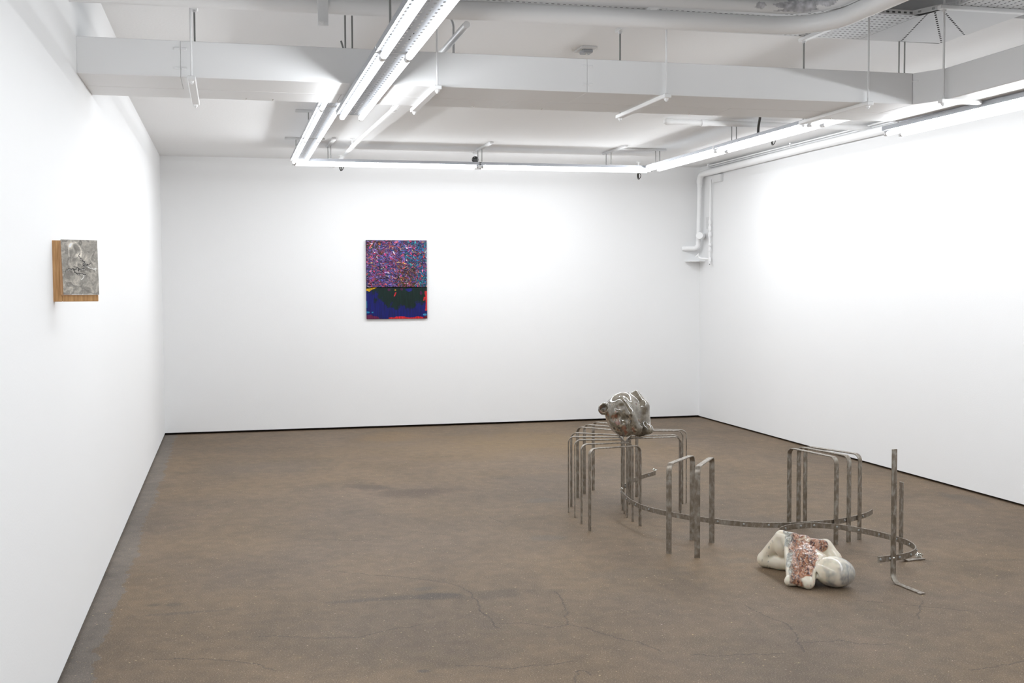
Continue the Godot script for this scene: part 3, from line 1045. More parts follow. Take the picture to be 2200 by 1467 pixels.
func build_wall_pipes() -> void:
	var t := thing("wall_pipe", Vector3.ZERO, "white pipe along the top of the wall, turning down in the corner to valves", "pipe")
	var st := mb()
	var p := [Vector3(4.945, 2.640, 5.9), Vector3(4.945, 2.645, 2.5)]
	p.append_array(arc(Vector3(4.945, 2.635, 0.20), Vector3(4.945, 2.635, 0.13), Vector3(4.940, 2.565, 0.13), 6))
	tube(st, p, 0.033, 16)
	obj("pipe", st, M.white_metal_paint, t)
	st = mb()
	tube(st, [Vector3(4.940, 2.565, 0.13), Vector3(4.931, 1.90, 0.115)], 0.0235, 14)
	obj("pipe", st, M.white_metal_paint, t)
	st = mb()
	lathe(st, Vector3(4.940, 2.575, 0.13), Vector3.DOWN, [[0.0, 0.034], [0.03, 0.034], [0.05, 0.029], [0.08, 0.029], [0.08, 0.0235]], 14)
	obj("reducer", st, M.white_metal_paint, t)
	st = mb()
	lathe(st, Vector3(4.925, 1.975, 0.20), Vector3(0.55, 0, -0.83).normalized(), [[-0.085, 0.0], [-0.085, 0.036], [-0.075, 0.040], [-0.01, 0.038], [-0.01, 0.034], [0.03, 0.034], [0.03, 0.038], [0.10, 0.038], [0.10, 0.0]], 16)
	obj("valve_body", st, M.white_metal_paint, t)
	st = mb()
	var q := [Vector3(4.931, 1.92, 0.115)]
	q.append_array(arc(Vector3(4.931, 1.89, 0.115), Vector3(4.931, 1.845, 0.115), Vector3(4.886, 1.845, 0.10), 6))
	q.append(Vector3(4.80, 1.845, 0.0))
	tube(st, q, 0.026, 14)
	obj("tail_pipe", st, M.white_metal_paint, t)
	# thin water pipe beside it
	var w := thing("thin_water_pipe", Vector3.ZERO, "thin white water pipe in the corner with couplings and a drain cock at its foot", "pipe")
	st = mb()
	tube(st, [Vector3(4.965, 2.56, 0.36), Vector3(4.960, 1.665, 0.345)], 0.0105, 10)
	obj("pipe", st, M.white_metal_paint, w)
	for f in [[2.115, 0.016, 0.045], [2.05, 0.018, 0.05], [1.985, 0.019, 0.05], [1.875, 0.017, 0.03], [1.825, 0.016, 0.05], [1.72, 0.015, 0.05]]:
		st = mb()
		lathe(st, Vector3(4.9625, f[0] + f[2] / 2, 0.352), Vector3.DOWN, [[0.0, 0.0105], [0.0, f[1] * 0.85], [f[2] * 0.3, f[1]], [f[2] * 0.7, f[1]], [f[2], f[1] * 0.85], [f[2], 0.0105]], 10)
		obj("coupling", st, M.white_metal_paint, w)
	st = mb()
	tube(st, [Vector3(4.960, 1.675, 0.345), Vector3(4.940, 1.668, 0.40)], 0.008, 8)
	obj("drain_cock", st, M.white_metal_paint, w)
	st = mb()
	tube(st, [Vector3(4.9405, 1.6682, 0.3985), Vector3(4.939, 1.6676, 0.403)], 0.0045, 8)
	obj("nozzle", st, M.black_rubber, w)
	st = mb()
	tube(st, [Vector3(4.960, 1.725, 0.345), Vector3(4.90, 1.73, 0.28), Vector3(4.875, 1.745, 0.26)], 0.012, 10)
	obj("branch", st, M.white_metal_paint, w)
	st = mb()
	tube(st, [Vector3(4.90, 1.735, 0.28), Vector3(4.865, 1.765, 0.25)], 0.006, 8)
	tube(st, [Vector3(4.852, 1.748, 0.235), Vector3(4.878, 1.784, 0.262)], 0.0065, 8)
	obj("tap_handle", st, M.white_metal_paint, w)
	st = mb()
	bbox(st, Transform3D(Basis(), Vector3(4.905, 1.705, 0.0875)), Vector3(0.16, 0.008, 0.175), 0.002)
	var s := obj("wall_shelf", st, M.white_metal_paint, self)
	tag(s, "small white shelf plate on the wall below the corner valve", "shelf")
	st = mb()
	box(st, Vector3(4.962, 2.522, 0.39), Vector3(XR, 2.600, 0.61), 0.004)
	var jb := obj("junction_box", st, M.white_plastic, self)
	tag(jb, "small white junction box on the wall under the corner pipe bend", "box")
	st = mb()
	box(st, Vector3(4.975, 2.05, 0.22), Vector3(XR, 2.17, 0.30), 0.003)
	var sb := obj("pipe_bracket", st, M.grey_metal_paint, self)
	tag(sb, "grey metal bracket plate on the wall behind the corner pipes", "bracket")
	# two thin conduits above the big pipe
	var i := 0
	for r in [[4.975, 2.695, 0.008, 0.30], [4.945, 2.706, 0.007, 0.32]]:
		st = mb()
		tube(st, [Vector3(r[0], r[1], r[3]), Vector3(r[0], r[1] - 0.004, 5.9)], r[2], 8)
		var c := obj("thin_conduit", st, M.white_metal_paint, self)
		tag(c, ["thin white conduit above the wall pipe, the one against the wall", "thin white conduit above the wall pipe, the one off the wall"][i], "pipe", "thin conduits above the wall pipe")
		i += 1
	for z in [0.37, 2.2, 4.0]:
		var spot: String = "in the corner above the junction box" if z < 1 else ("halfway to the duct" if z < 3 else "next to the duct")
		st = mb()
		box(st, Vector3(4.925, 2.712, z - 0.012), Vector3(XR, HC, z + 0.012), 0.002)
		box(st, Vector3(4.925, 2.684, z - 0.004), Vector3(4.932, 2.714, z + 0.004))
		var c := obj("conduit_clip", st, M.white_metal_paint, self)
		tag(c, "small white clip on the thin conduits " + spot, "clip", "conduit clips along the wall top")


func build_small_fittings() -> void:
	# sprinkler heads under the far ceiling
	var spots := [[Vector3(1.085, HC, 0.40), 0.150, "small dark sprinkler head by the back wall, near the lengthwise conduit"], [Vector3(4.146, HC, 0.40), 0.178, "small dark caged sprinkler head near the back corner with the pipes"], [Vector3(4.592, HC, 2.534), 0.068, "small sprinkler head between the side lamp run and the pipe wall"]]
	for s in spots:
		var t := thing("sprinkler_head", s[0], s[2], "sprinkler", "ceiling sprinkler heads")
		var d: float = s[1]
		var st := mb()
		lathe(st, Vector3.ZERO, Vector3.DOWN, [[0.0, 0.026], [0.004, 0.026], [0.006, 0.010], [d - 0.060, 0.009], [d - 0.060, 0.0]], 12)
		obj("stem", st, M.white_metal_paint, t)
		st = mb()
		for k in 3:
			var a := TAU * k / 3 + 0.5
			var o := Vector3(cos(a), 0, sin(a))
			tube(st, smooth_path([Vector3(0, -d + 0.062, 0) + o * 0.008, Vector3(0, -d + 0.044, 0) + o * 0.022, Vector3(0, -d + 0.018, 0) + o * 0.018, Vector3(0, -d, 0) + o * 0.005], 4), 0.0040, 6)
		tube(st, [Vector3(0, -d + 0.062, 0), Vector3(0, -d + 0.008, 0)], 0.0045, 6)
		obj("frame", st, M.dark_bronze, t)
		st = mb()
		lathe(st, Vector3(0, -d + 0.003, 0), Vector3.DOWN, [[0.0, 0.0], [0.0, 0.010], [0.003, 0.010], [0.003, 0.0]], 10)
		obj("deflector", st, M.dark_bronze, t)
	# black round sensor hanging under the ceiling
	var n := thing("round_sensor", Vector3(2.300, HC, 0.95), "small black round ball sensor hanging from the ceiling above the back lamp run", "sensor")
	var st := mb()
	lathe(st, Vector3.ZERO, Vector3.DOWN, [[0.0, 0.034], [0.010, 0.034], [0.022, 0.026], [0.030, 0.012], [0.045, 0.010], [0.045, 0.0]], 16)
	obj("base", st, M.white_plastic, n)
	st = mb()
	var prof := []
	for i in 13:
		var a := PI * i / 12
		prof.append([0.033 * (1.0 - cos(a)), 0.033 * sin(a)])
	lathe(st, Vector3(0, -0.042, 0), Vector3.DOWN, prof, 20)
	obj("ball", st, M.black_rubber, n)
	for k in 3:
		var a: float = [0.1, PI - 0.1, PI / 2][k]
		var o := Vector3(cos(a) * 0.022, -0.075 + sin(a) * 0.019, 0.0) + Vector3(-0.009, 0.0, 0.0235)
		st = mb()
		lathe(st, o, Vector3(-0.2, 0, 1).normalized(), [[0.0, 0.004], [0.002, 0.004], [0.003, 0.0]], 8)
		obj("stud", st, M.chrome, n)
	# a small plate fitting on the near ceiling
	var c := thing("ceiling_bracket", Vector3(2.208, HN, 4.732), "small grey metal plate bracket with bolts on the ceiling behind the duct", "bracket")
	st = mb()
	box(st, Vector3(-0.05, -0.012, -0.09), Vector3(0.05, 0.0, 0.09), 0.003)
	obj("plate", st, M.grey_metal_paint, c)
	st = mb()
	box(st, Vector3(-0.03, -0.034, -0.035), Vector3(0.035, -0.012, 0.045), 0.004)
	obj("block", st, M.galvanised, c)
	for q in [Vector3(-0.035, -0.012, 0.03), Vector3(0.042, -0.012, -0.02), Vector3(0.0, -0.034, 0.02)]:
		st = mb()
		lathe(st, q, Vector3.DOWN, [[0.0, 0.008], [0.008, 0.008], [0.008, 0.0]], 6)
		obj("bolt", st, M.chrome, c)


# ================= wall works =================
func build_painting() -> void:
	var x0 := 1.359
	var x1 := 1.983
	var y0 := 1.118
	var y1 := 1.918
	var dep := 0.024
	var split := 0.598
	var W := 468
	var H := 600
	var im := Image.create(W, H, false, Image.FORMAT_RGB8)
	var n1 := noise(0.008, 101, 3)
	var n4 := noise(0.05, 104, 2)
	var n5 := noise(0.02, 105, 3)
	var hgt := PackedFloat32Array()
	hgt.resize(W * H)
	var cut := int(split * H)
	# the smooth lower band
	for y in range(cut, H):
		var v := float(y) / H
		for x in W:
			var u := float(x) / W
			var fr := n5.get_noise_2d(x, y * 0.6)
			var w2 := n1.get_noise_2d(x * 1.5 + 700, y * 1.5)
			var col := Color8(8, 16, 104)
			var e := sqrt(pow((u - 0.58) / 0.42, 2) + pow((v - 0.66) / 0.185, 2)) + fr * 0.20 + w2 * 0.4
			if e < 1.0 or v < split + 0.06 + fr * 0.05 - maxf(0.0, 0.25 - u) * 0.1:
				col = Color8(2, 34, 29)
			elif e < 1.12:
				col = Color8(5, 25, 66)
			if u < 0.17 and v < split + 0.012 + (0.17 - u) * 0.26 + fr * 0.02 and v > split + (0.17 - u) * 0.12 - 0.004:
				col = Color8(222, 172, 22)
			if pow((u - 0.475) / 0.014, 2) + pow((v - 0.632) / 0.009, 2) < 1.0:
				col = Color8(222, 160, 30)
			if absf(u - 0.468 + (v - 0.69) * 0.5) < 0.011 and v > 0.66 and v < 0.712:
				col = Color8(226, 36, 54)
			if pow((u - 0.70) / 0.05, 2) + pow((v - 0.63) / 0.025, 2) + fr < 1.0:
				col = Color8(20, 26, 122)
			if pow((u - 0.58) / 0.02, 2) + pow((v - 0.623) / 0.018, 2) + fr < 1.0 or pow((u - 0.37) / 0.03, 2) + pow((v - 0.625) / 0.02, 2) + fr < 1.0 or pow((u - 0.90) / 0.02, 2) + pow((v - 0.67) / 0.03, 2) + fr < 1.0:
				col = Color8(86, 22, 74)
			if u > 0.965 + fr * 0.02 and v > 0.645 and v < 0.90 or absf(u - 0.95 + (v - 0.75) * 0.3) < 0.012 and v > 0.72 and v < 0.77:
				col = Color8(222, 40, 48)
			if u > 0.36 and v > 0.975 + 0.006 * sin(u * 20.0) + fr * 0.012 and u < 0.93:
				col = Color8(222, 34, 44)
			elif u < 0.30 and v > 0.94 + u * 0.2 + fr * 0.03:
				col = Color8(104, 20, 72)
			elif u > 0.82 and v > 0.965 + fr * 0.03:
				col = Color8(110, 16, 40)
			if u < 0.012 and v > 0.77 and v < 0.86 or u < 0.11 and absf(v - 0.915) < 0.008 + fr * 0.012 and fr > -0.25:
				col = Color8(20, 130, 176)
			if pow((u - 0.955) / 0.035, 2) + pow((v - 0.948) / 0.016, 2) + fr < 1.0:
				col = Color8(60, 150, 196)
			var streak := 0.86 + 0.34 * n4.get_noise_2d(x * 3.0, y * 0.12)
			hgt[y * W + x] = 0.06 * n4.get_noise_2d(x * 3.0, y * 0.1) - 0.2
			im.set_pixel(x, y, Color(col.r * streak, col.g * streak, col.b * streak))
	# the impasto: laid down knife stroke by knife stroke
	var hue := [Color8(96, 66, 134), Color8(142, 98, 164), Color8(78, 66, 150), Color8(168, 140, 198), Color8(48, 36, 60), Color8(120, 46, 104), Color8(90, 88, 180), Color8(62, 50, 104), Color8(206, 62, 116), Color8(190, 86, 84), Color8(110, 96, 150), Color8(34, 90, 120)]
	var teal := [Color8(14, 128, 146), Color8(40, 172, 176), Color8(24, 88, 150), Color8(18, 54, 88), Color8(188, 62, 84), Color8(28, 110, 164), Color8(70, 70, 130), Color8(110, 50, 80)]
	var brown := [Color8(84, 62, 44), Color8(46, 38, 34), Color8(152, 88, 54), Color8(110, 92, 52), Color8(178, 60, 72), Color8(58, 60, 44), Color8(40, 70, 66)]
	var pink := [Color8(222, 40, 120), Color8(236, 120, 150), Color8(214, 206, 226), Color8(226, 196, 120), Color8(230, 96, 74)]
	im.fill_rect(Rect2i(0, 0, W, cut), Color8(58, 42, 84))
	var rng := RandomNumberGenerator.new()
	rng.seed = 2024
	for k in 4200:
		var p := Vector2(rng.randf_range(0, W), rng.randf_range(0, cut - 2))
		var u := p.x / W
		var v := p.y / H
		var zone := n1.get_noise_2dv(p)
		var pal := hue
		if (u + zone * 0.35 > 0.80 and rng.randf() < 0.75) or (u > 0.52 and v < 0.15 + zone * 0.15 and rng.randf() < 0.7):
			pal = teal
		elif ((u < 0.16 + zone * 0.3 and v < 0.20) or (u > 0.50 and u < 0.80 and v > 0.28 + zone * 0.3)) and rng.randf() < 0.6:
			pal = brown
		if rng.randf() < 0.085:
			pal = pink
		var col: Color = pal[rng.randi_range(0, pal.size() - 1)]
		var lum := rng.randf_range(0.5, 1.15)
		col = Color(minf(col.r * lum, 1), minf(col.g * lum, 1), minf(col.b * lum, 1))
		# a stroke drags other colours along its edges; one is darkened as painted relief shade
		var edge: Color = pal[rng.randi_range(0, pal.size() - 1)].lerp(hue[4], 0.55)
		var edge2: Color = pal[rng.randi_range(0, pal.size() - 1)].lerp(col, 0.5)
		var late := k / 4200.0
		var wide := lerpf(12.0, 3.2, sqrt(late)) * rng.randf_range(0.45, 1.35)
		var turn := rng.randf_range(-0.9, 0.9)
		var steps := int(rng.randf_range(5, 20) * lerpf(1.3, 0.8, late))
		var base_h := rng.randf_range(0.15, 0.9)
		for i in steps:
			var ang := 0.62 + 0.65 * clampf((p.x / W - 0.45) * 2.0, -0.8, 1.0) + 2.4 * n5.get_noise_2dv(p * 0.8) + turn
			p += Vector2(cos(ang), sin(ang)) * 2.2
			var rad := wide * sin(PI * (i + 1.0) / (steps + 1.0))
			var r := int(ceil(rad))
			for dy in range(-r, r + 1):
				for dx in range(-r, r + 1):
					var x := int(p.x) + dx
					var y := int(p.y) + dy
					if x < 0 or y < 0 or x >= W or y >= cut:
						continue
					var across := (-sin(ang) * dx + cos(ang) * dy) / maxf(rad, 0.5)
					if dx * dx + dy * dy > rad * rad:
						continue
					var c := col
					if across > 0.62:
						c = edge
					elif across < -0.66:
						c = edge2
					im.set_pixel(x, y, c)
					hgt[y * W + x] = base_h + 0.35 * across * across
	var m := mat("oil_paint", Color(1, 1, 1), 0.42, 0.0, 0.4)
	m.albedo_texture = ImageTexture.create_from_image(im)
	var t := thing("abstract_painting", Vector3(x0, y0, 0), "abstract painting with thick violet and teal impasto above a smooth blue-green band", "painting")
	var st := mb()
	box(st, Vector3(0.002, 0.002, 0.0), Vector3(x1 - x0 - 0.002, y1 - y0 - 0.002, dep - 0.003), 0.002)
	obj("stretched_canvas", st, mat("canvas_edge", Color(0.16, 0.12, 0.20), 0.7), t)
	# paint surface: a relief of the impasto
	st = mb()
	var nx := 156
	var ny := 200
	var rows := []
	for j in ny + 1:
		var row := []
		for i in nx + 1:
			var u := float(i) / nx
			var v := float(j) / ny
			var hh := hgt[mini(H - 1, int(v * H)) * W + mini(W - 1, int(u * W))]
			var edge: float = clampf(minf(minf(u, 1 - u) * nx, minf(v, 1 - v) * ny) / 2.0, 0.0, 1.0)
			row.append(Vector3(u * (x1 - x0), (1 - v) * (y1 - y0), dep + (0.002 + 0.011 * maxf(hh + 0.2, 0.0)) * edge))
		rows.append(row)
	for j in ny:
		for i in nx:
			for k in [[0, 0], [1, 0], [1, 1], [0, 0], [1, 1], [0, 1]]:
				var a: int = i + k[0]
				var b: int = j + k[1]
				var dx: Vector3 = rows[b][mini(a + 1, nx)] - rows[b][maxi(a - 1, 0)]
				var dy: Vector3 = rows[maxi(b - 1, 0)][a] - rows[mini(b + 1, ny)][a]
				st.set_normal(dx.cross(dy).normalized())
				st.set_uv(Vector2(float(a) / nx, float(b) / ny))
				st.add_vertex(rows[b][a])
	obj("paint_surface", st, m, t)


func build_bracket_picture() -> void:
	var t := thing("bracket_picture", Vector3(XL, 1.399, 7.20), "small grey print on an oak L-shaped bracket projecting from the wall", "picture")
	t.rotation.y = 0.10
	var st := mb()
	box(st, Vector3(-0.004, 0.0, -0.02), Vector3(0.0285, 0.225, 0.02), 0.0015)
	obj("upright_board", st, M.oak, t)
	st = mb()
	box(st, Vector3(0.0290, 0.0, -0.02), Vector3(0.154, 0.024, 0.02), 0.0015)
	obj("shelf_board", st, M.oak, t)
	st = mb()
	box(st, Vector3(0.0230, 0.0245, 0.0205), Vector3(0.0620, 0.222, 0.0232), 0.001)
	obj("fillet", st, mat("pale_oak", Color(0.80, 0.62, 0.45), 0.5), t)
	# print
	var W := 150
	var H := 214
	var im := Image.create(W, H, false, Image.FORMAT_RGB8)
	var a := noise(0.018, 61, 3)
	var b := noise(0.03, 62, 2)
	for y in H:
		for x in W:
			var wx := x + 30.0 * a.get_noise_2d(x, y + 50)
			var wy := y + 30.0 * a.get_noise_2d(x + 90, y)
			var ring := 1.0 - absf(b.get_noise_2d(wx, wy)) * 3.2
			var k := 0.65 + 0.26 * a.get_noise_2d(wx * 1.4, wy * 1.4) + 0.20 * maxf(ring - 0.55, 0.0)
			# the blurred pale loop in the upper part
			var d1 := Vector2(x - 36, y - 22).length()
			k += 0.34 * exp(-pow(d1 / 11.0, 2))
			var d2: float = absf(Vector2((x - 55) * 1.0, (y - 48) * 0.72).length() - 26.0)
			if y < 66 and x > 28:
				k += 0.24 * exp(-pow(d2 / 3.5, 2))
			k += 0.22 * exp(-pow(Vector2(x - 68, y - 60).length() / 10.0, 2))
			k += 0.20 * exp(-pow(Vector2(x - 100, y - 72).length() / 16.0, 2))
			im.set_pixel(x, y, Color(k * 1.0, k * 0.97, k * 0.92))
	var lines := [[[74, 52], [71, 64], [82, 74], [92, 86], [94, 94], [110, 96], [120, 88]], [[92, 86], [86, 100], [104, 98], [106, 104], [128, 112], [140, 108], [138, 118]], [[14, 124], [24, 114], [44, 113], [56, 116], [62, 106], [70, 112], [66, 120], [80, 110], [90, 112], [92, 104]], [[46, 114], [50, 126], [64, 134], [74, 130]], [[74, 130], [90, 134], [96, 136]], [[88, 136], [86, 146], [76, 154]]]
	for li in lines.size():
		var l: Array = lines[li]
		for i in l.size() - 1:
			var p := Vector2(l[i][0], l[i][1])
			var q := Vector2(l[i + 1][0], l[i + 1][1])
			for s in 60:
				var c := p.lerp(q, s / 60.0) + Vector2(sin(s * 0.11 + li + i) * 1.8, cos(s * 0.13 + i) * 1.5)
				var cx := clampi(int(c.x), 1, W - 3)
				var cy := clampi(int(c.y), 1, H - 3)
				var dark: bool = li != 5 and not (li == 1 and i > 2)
				im.set_pixel(cx + 1, cy + 2, Color(0.93, 0.92, 0.9))
				for w in 2:
					im.set_pixel(cx + w, cy, Color(0.05, 0.04, 0.04) if dark else Color(0.95, 0.95, 0.93))
					im.set_pixel(cx, cy + w, Color(0.05, 0.04, 0.04) if dark else Color(0.95, 0.95, 0.93))
	var m := mat("print_ink", Color(1, 1, 1), 0.55)
	m.albedo_texture = ImageTexture.create_from_image(im)
	st = mb()
	var x0 := 0.0275
	var x1 := 0.1570
	var y0 := 0.0255
	var y1 := 0.2285
	var zf := 0.0285
	var lean := 0.006
	var v := [Vector3(x0 + lean, y0, zf), Vector3(x1, y0 - 0.001, zf), Vector3(x1 - lean * 0.5, y1 - 0.003, zf), Vector3(x0, y1, zf)]
	var uv := [Vector2(0, 1), Vector2(1, 1), Vector2(1, 0), Vector2(0, 0)]
	var back := Vector3(0, 0, -0.005)
	for k in [0, 2, 1, 0, 3, 2]:
		st.set_uv(uv[k])
		st.set_normal(Vector3.BACK)
		st.add_vertex(v[k])
	st.set_uv(Vector2(0.02, 0.02))
	for k in 4:
		var l := (k + 1) % 4
		var e: Vector3 = (v[l] - v[k]).normalized()
		quad(st, v[k], v[l], v[l] + back, v[k] + back, e.cross(Vector3.BACK))
	quad(st, v[0] + back, v[1] + back, v[2] + back, v[3] + back, Vector3.FORWARD)
	obj("print_panel", st, m, t)


# ================= steel =================
func hoop(a: Vector2, b: Vector2, h := 0.490) -> SurfaceTool:
	var st := mb()
	var A := Vector3(a.x, 0, a.y)
	var B := Vector3(b.x, 0, b.y)
	var d := (B - A).normalized()
	var top := h - 0.003
	var r := 0.038
	var pts := [A]
	pts.append_array(arc(A + Vector3(0, top - r, 0), A + Vector3(0, top, 0), A + Vector3(0, top, 0) + d * r, 7))
	pts.append_array(arc(B + Vector3(0, top, 0) - d * r, B + Vector3(0, top, 0), B + Vector3(0, top - r, 0), 7))
	pts.append(B)
	bar(st, pts, [d.cross(Vector3.UP)], 0.0300, 0.0060)
	return st


func bolt_on(st: SurfaceTool, at: Vector3, n: Vector3) -> void:
	lathe(st, at, n, [[0.0, 0.0065], [0.003, 0.006], [0.005, 0.004], [0.006, 0.0]], 8)


func crumple(at: Vector3, size: float, seed_: int) -> SurfaceTool:
	# a knot of bright cast metal
	var st := mb()
	var rng := RandomNumberGenerator.new()
	rng.seed = seed_
	for k in 5:
		var a := at + Vector3(rng.randf_range(-1, 1), rng.randf_range(0.1, 1.2), rng.randf_range(-1, 1)) * size
		var b := at + Vector3(rng.randf_range(-1, 1), rng.randf_range(0.1, 1.2), rng.randf_range(-1, 1)) * size
		var c := at + Vector3(rng.randf_range(-1, 1), rng.randf_range(0.2, 1.6), rng.randf_range(-1, 1)) * size
		tube(st, smooth_path([a, c, b], 4), size * 0.22, 6)
	return st


func build_steel_frame() -> void:
	var t := thing("steel_hoop_frame", Vector3.ZERO, "low sculpture frame of bent flat steel hoops bolted to a long curved strip", "sculpture")
	for h in [
		[2.055, 5.287, 2.390, 5.233], [2.067, 5.083, 2.391, 5.098], [2.086, 4.883, 2.401, 4.968], [2.093, 4.723, 2.423, 4.852], [2.166, 4.542, 2.450, 4.748],
		[2.299, 4.250, 2.520, 4.540], [2.386, 4.127, 2.610, 4.430], [2.490, 4.004, 2.700, 4.323],
		[2.425, 4.900, 2.774, 4.931], [2.462, 4.790, 2.802, 4.845], [2.560, 4.560, 2.905, 4.641], [2.600, 4.480, 2.945, 4.610],
		[2.291, 5.952, 2.542, 5.676], [2.399, 6.085, 2.620, 5.770],
		[3.205, 5.560, 3.274, 5.981], [3.282, 5.530, 3.372, 5.947], [3.330, 5.520, 3.462, 5.909]]:
		var left: Vector2 = Vector2(h[0], h[1])
		var right: Vector2 = Vector2(h[2], h[3])
		obj("hoop", hoop(left, right), M.mild_steel, t)
	var y := 0.125
	var way := [[2.909, 4.132], [2.765, 4.257], [2.620, 4.425], [2.520, 4.585], [2.440, 4.753], [2.398, 4.940], [2.378, 5.110], [2.380, 5.262], [2.408, 5.390], [2.465, 5.528], [2.542, 5.666], [2.618, 5.760], [2.694, 5.845], [2.8, 5.925], [2.896, 5.962], [3.0, 5.985], [3.133, 5.985], [3.283, 5.968], [3.428, 5.912], [3.547, 5.840], [3.63, 5.765]]
	var ctrl := []
	for p in way:
		ctrl.append(Vector3(p[0], y, p[1]))
	var path := smooth_path(ctrl, 5)
	var st := mb()
	bar(st, path, [Vector3.UP], 0.0290, 0.0060)
	obj("curved_strip", st, M.mild_steel, t)
	# bolts along the strip, on the face turned to the room's middle
	var every := 6
	var i := 3
	while i < path.size() - 2:
		var d: Vector3 = (path[i + 1] - path[i - 1]).normalized()
		var n := d.cross(Vector3.UP)
		for s in [-1.0, 1.0]:
			st = mb()
			bolt_on(st, path[i] + n * s * 0.003, n * s)
			obj("bolt", st, M.rod_steel, t)
		i += every
	obj("cast_knot", crumple(Vector3(2.903, 0.138, 4.135), 0.014, 3), M.chrome, t)
	obj("cast_knot", crumple(Vector3(2.432, 0.140, 4.775), 0.010, 9), M.chrome, t)


func build_steel_stand() -> void:
	var t := thing("steel_strip_stand", Vector3(3.118, 0, 6.80), "looping steel strip bolted to two upright flat bars with bent feet", "sculpture")
	var o := Vector3(3.118, 0, 6.80)
	# tall upright with its toe on the floor
	var st := mb()
	var toe := Vector3(0.012, 0, 0.215)
	var d := toe.normalized()
	var r := 0.045
	var pts := [Vector3(0, 0.652, 0)]
	pts.append_array(arc(Vector3(0, 0.0032 + r, 0), Vector3(0, 0.0032, 0), d * r + Vector3(0, 0.0032, 0), 7))
	pts.append(d * 0.23 + Vector3(0, 0.0032, 0))
	var view := Vector3(0.90, 0, 0.43).normalized()
	bar(st, pts, [d.cross(Vector3.UP)], 0.0290, 0.0060)
	obj("tall_upright", st, M.mild_steel, t)
	# short upright
	st = mb()
	var b := Vector3(3.392, 0, 6.435) - o
	var e := Vector3(0.99, 0, -0.14).normalized()
	pts = [b + Vector3(0, 0.420, 0)]
	pts.append_array(arc(b + Vector3(0, 0.0032 + r, 0), b + Vector3(0, 0.0032, 0), b + e * r + Vector3(0, 0.0032, 0), 7))
	pts.append(b + e * 0.15 + Vector3(0, 0.0032, 0))
	bar(st, pts, [e.cross(Vector3.UP)], 0.0290, 0.0060)
	obj("short_upright", st, M.mild_steel, t)
	var ctrl := []
	for p in [[2.886, 6.072], [2.964, 6.018], [3.061, 5.998], [3.126, 6.006], [3.216, 6.062], [3.280, 6.150], [3.327, 6.258], [3.358, 6.362], [3.376, 6.465], [3.365, 6.575], [3.322, 6.676], [3.252, 6.746], [3.180, 6.782], [3.119, 6.793], [3.076, 6.803], [3.030, 6.808]]:
		ctrl.append(Vector3(p[0], 0.120, p[1]) - o)
	var path := smooth_path(ctrl, 6)
	st = mb()
	bar(st, path, [Vector3.UP], 0.0300, 0.0060)
	obj("looping_strip", st, M.mild_steel, t)
	var i := 4
	while i < path.size() - 2:
		var dd: Vector3 = (path[i + 1] - path[i - 1]).normalized()
		var n := dd.cross(Vector3.UP)
		for s in [-1.0, 1.0]:
			st = mb()
			bolt_on(st, path[i] + n * s * 0.003, n * s)
			obj("bolt", st, M.rod_steel, t)
		i += 7
	st = mb()
	bolt_on(st, Vector3(0, 0.121, 0.003), Vector3.BACK)
	obj("bolt", st, M.chrome, t)
	obj("cast_knot", crumple(b + e * 0.115 + Vector3(0, 0.010, 0), 0.020, 5), M.chrome, t)


# ================= carved stones =================
# A solid is a list of rounded cones and ellipsoids blended together: [kind, a, b, ra, rb, blend]; kind 0 cone, 1 ellipsoid (a centre, b radii, ra turn), 2 cut sphere
func field(p: Vector3, prims: Array) -> float:
	var d := 1e3
	for q in prims:
		var e := 0.0
		if q[0] == 1:
			var l: Vector3 = p - q[1]
			if q[3] != 0.0:
				l = l.rotated(Vector3.BACK, -q[3])
			var k0: float = (l / q[2]).length()
			var k1: float = (l / (q[2] * q[2])).length()
			e = k0 * (k0 - 1.0) / maxf(k1, 1e-6)
		else:
			var pa: Vector3 = p - q[1]
			var ba: Vector3 = q[2] - q[1]
			var h := clampf(pa.dot(ba) / maxf(ba.length_squared(), 1e-9), 0.0, 1.0)
			e = (pa - ba * h).length() - lerpf(q[3], q[4], h)
		var k: float = q[5]
		if q[0] == 2:
			var f := clampf(0.5 - 0.5 * (d + e) / k, 0.0, 1.0)
			d = lerpf(d, -e, f) + k * f * (1.0 - f)
		else:
			var f := clampf(0.5 + 0.5 * (e - d) / k, 0.0, 1.0)
			d = lerpf(e, d, f) - k * f * (1.0 - f)
	return d


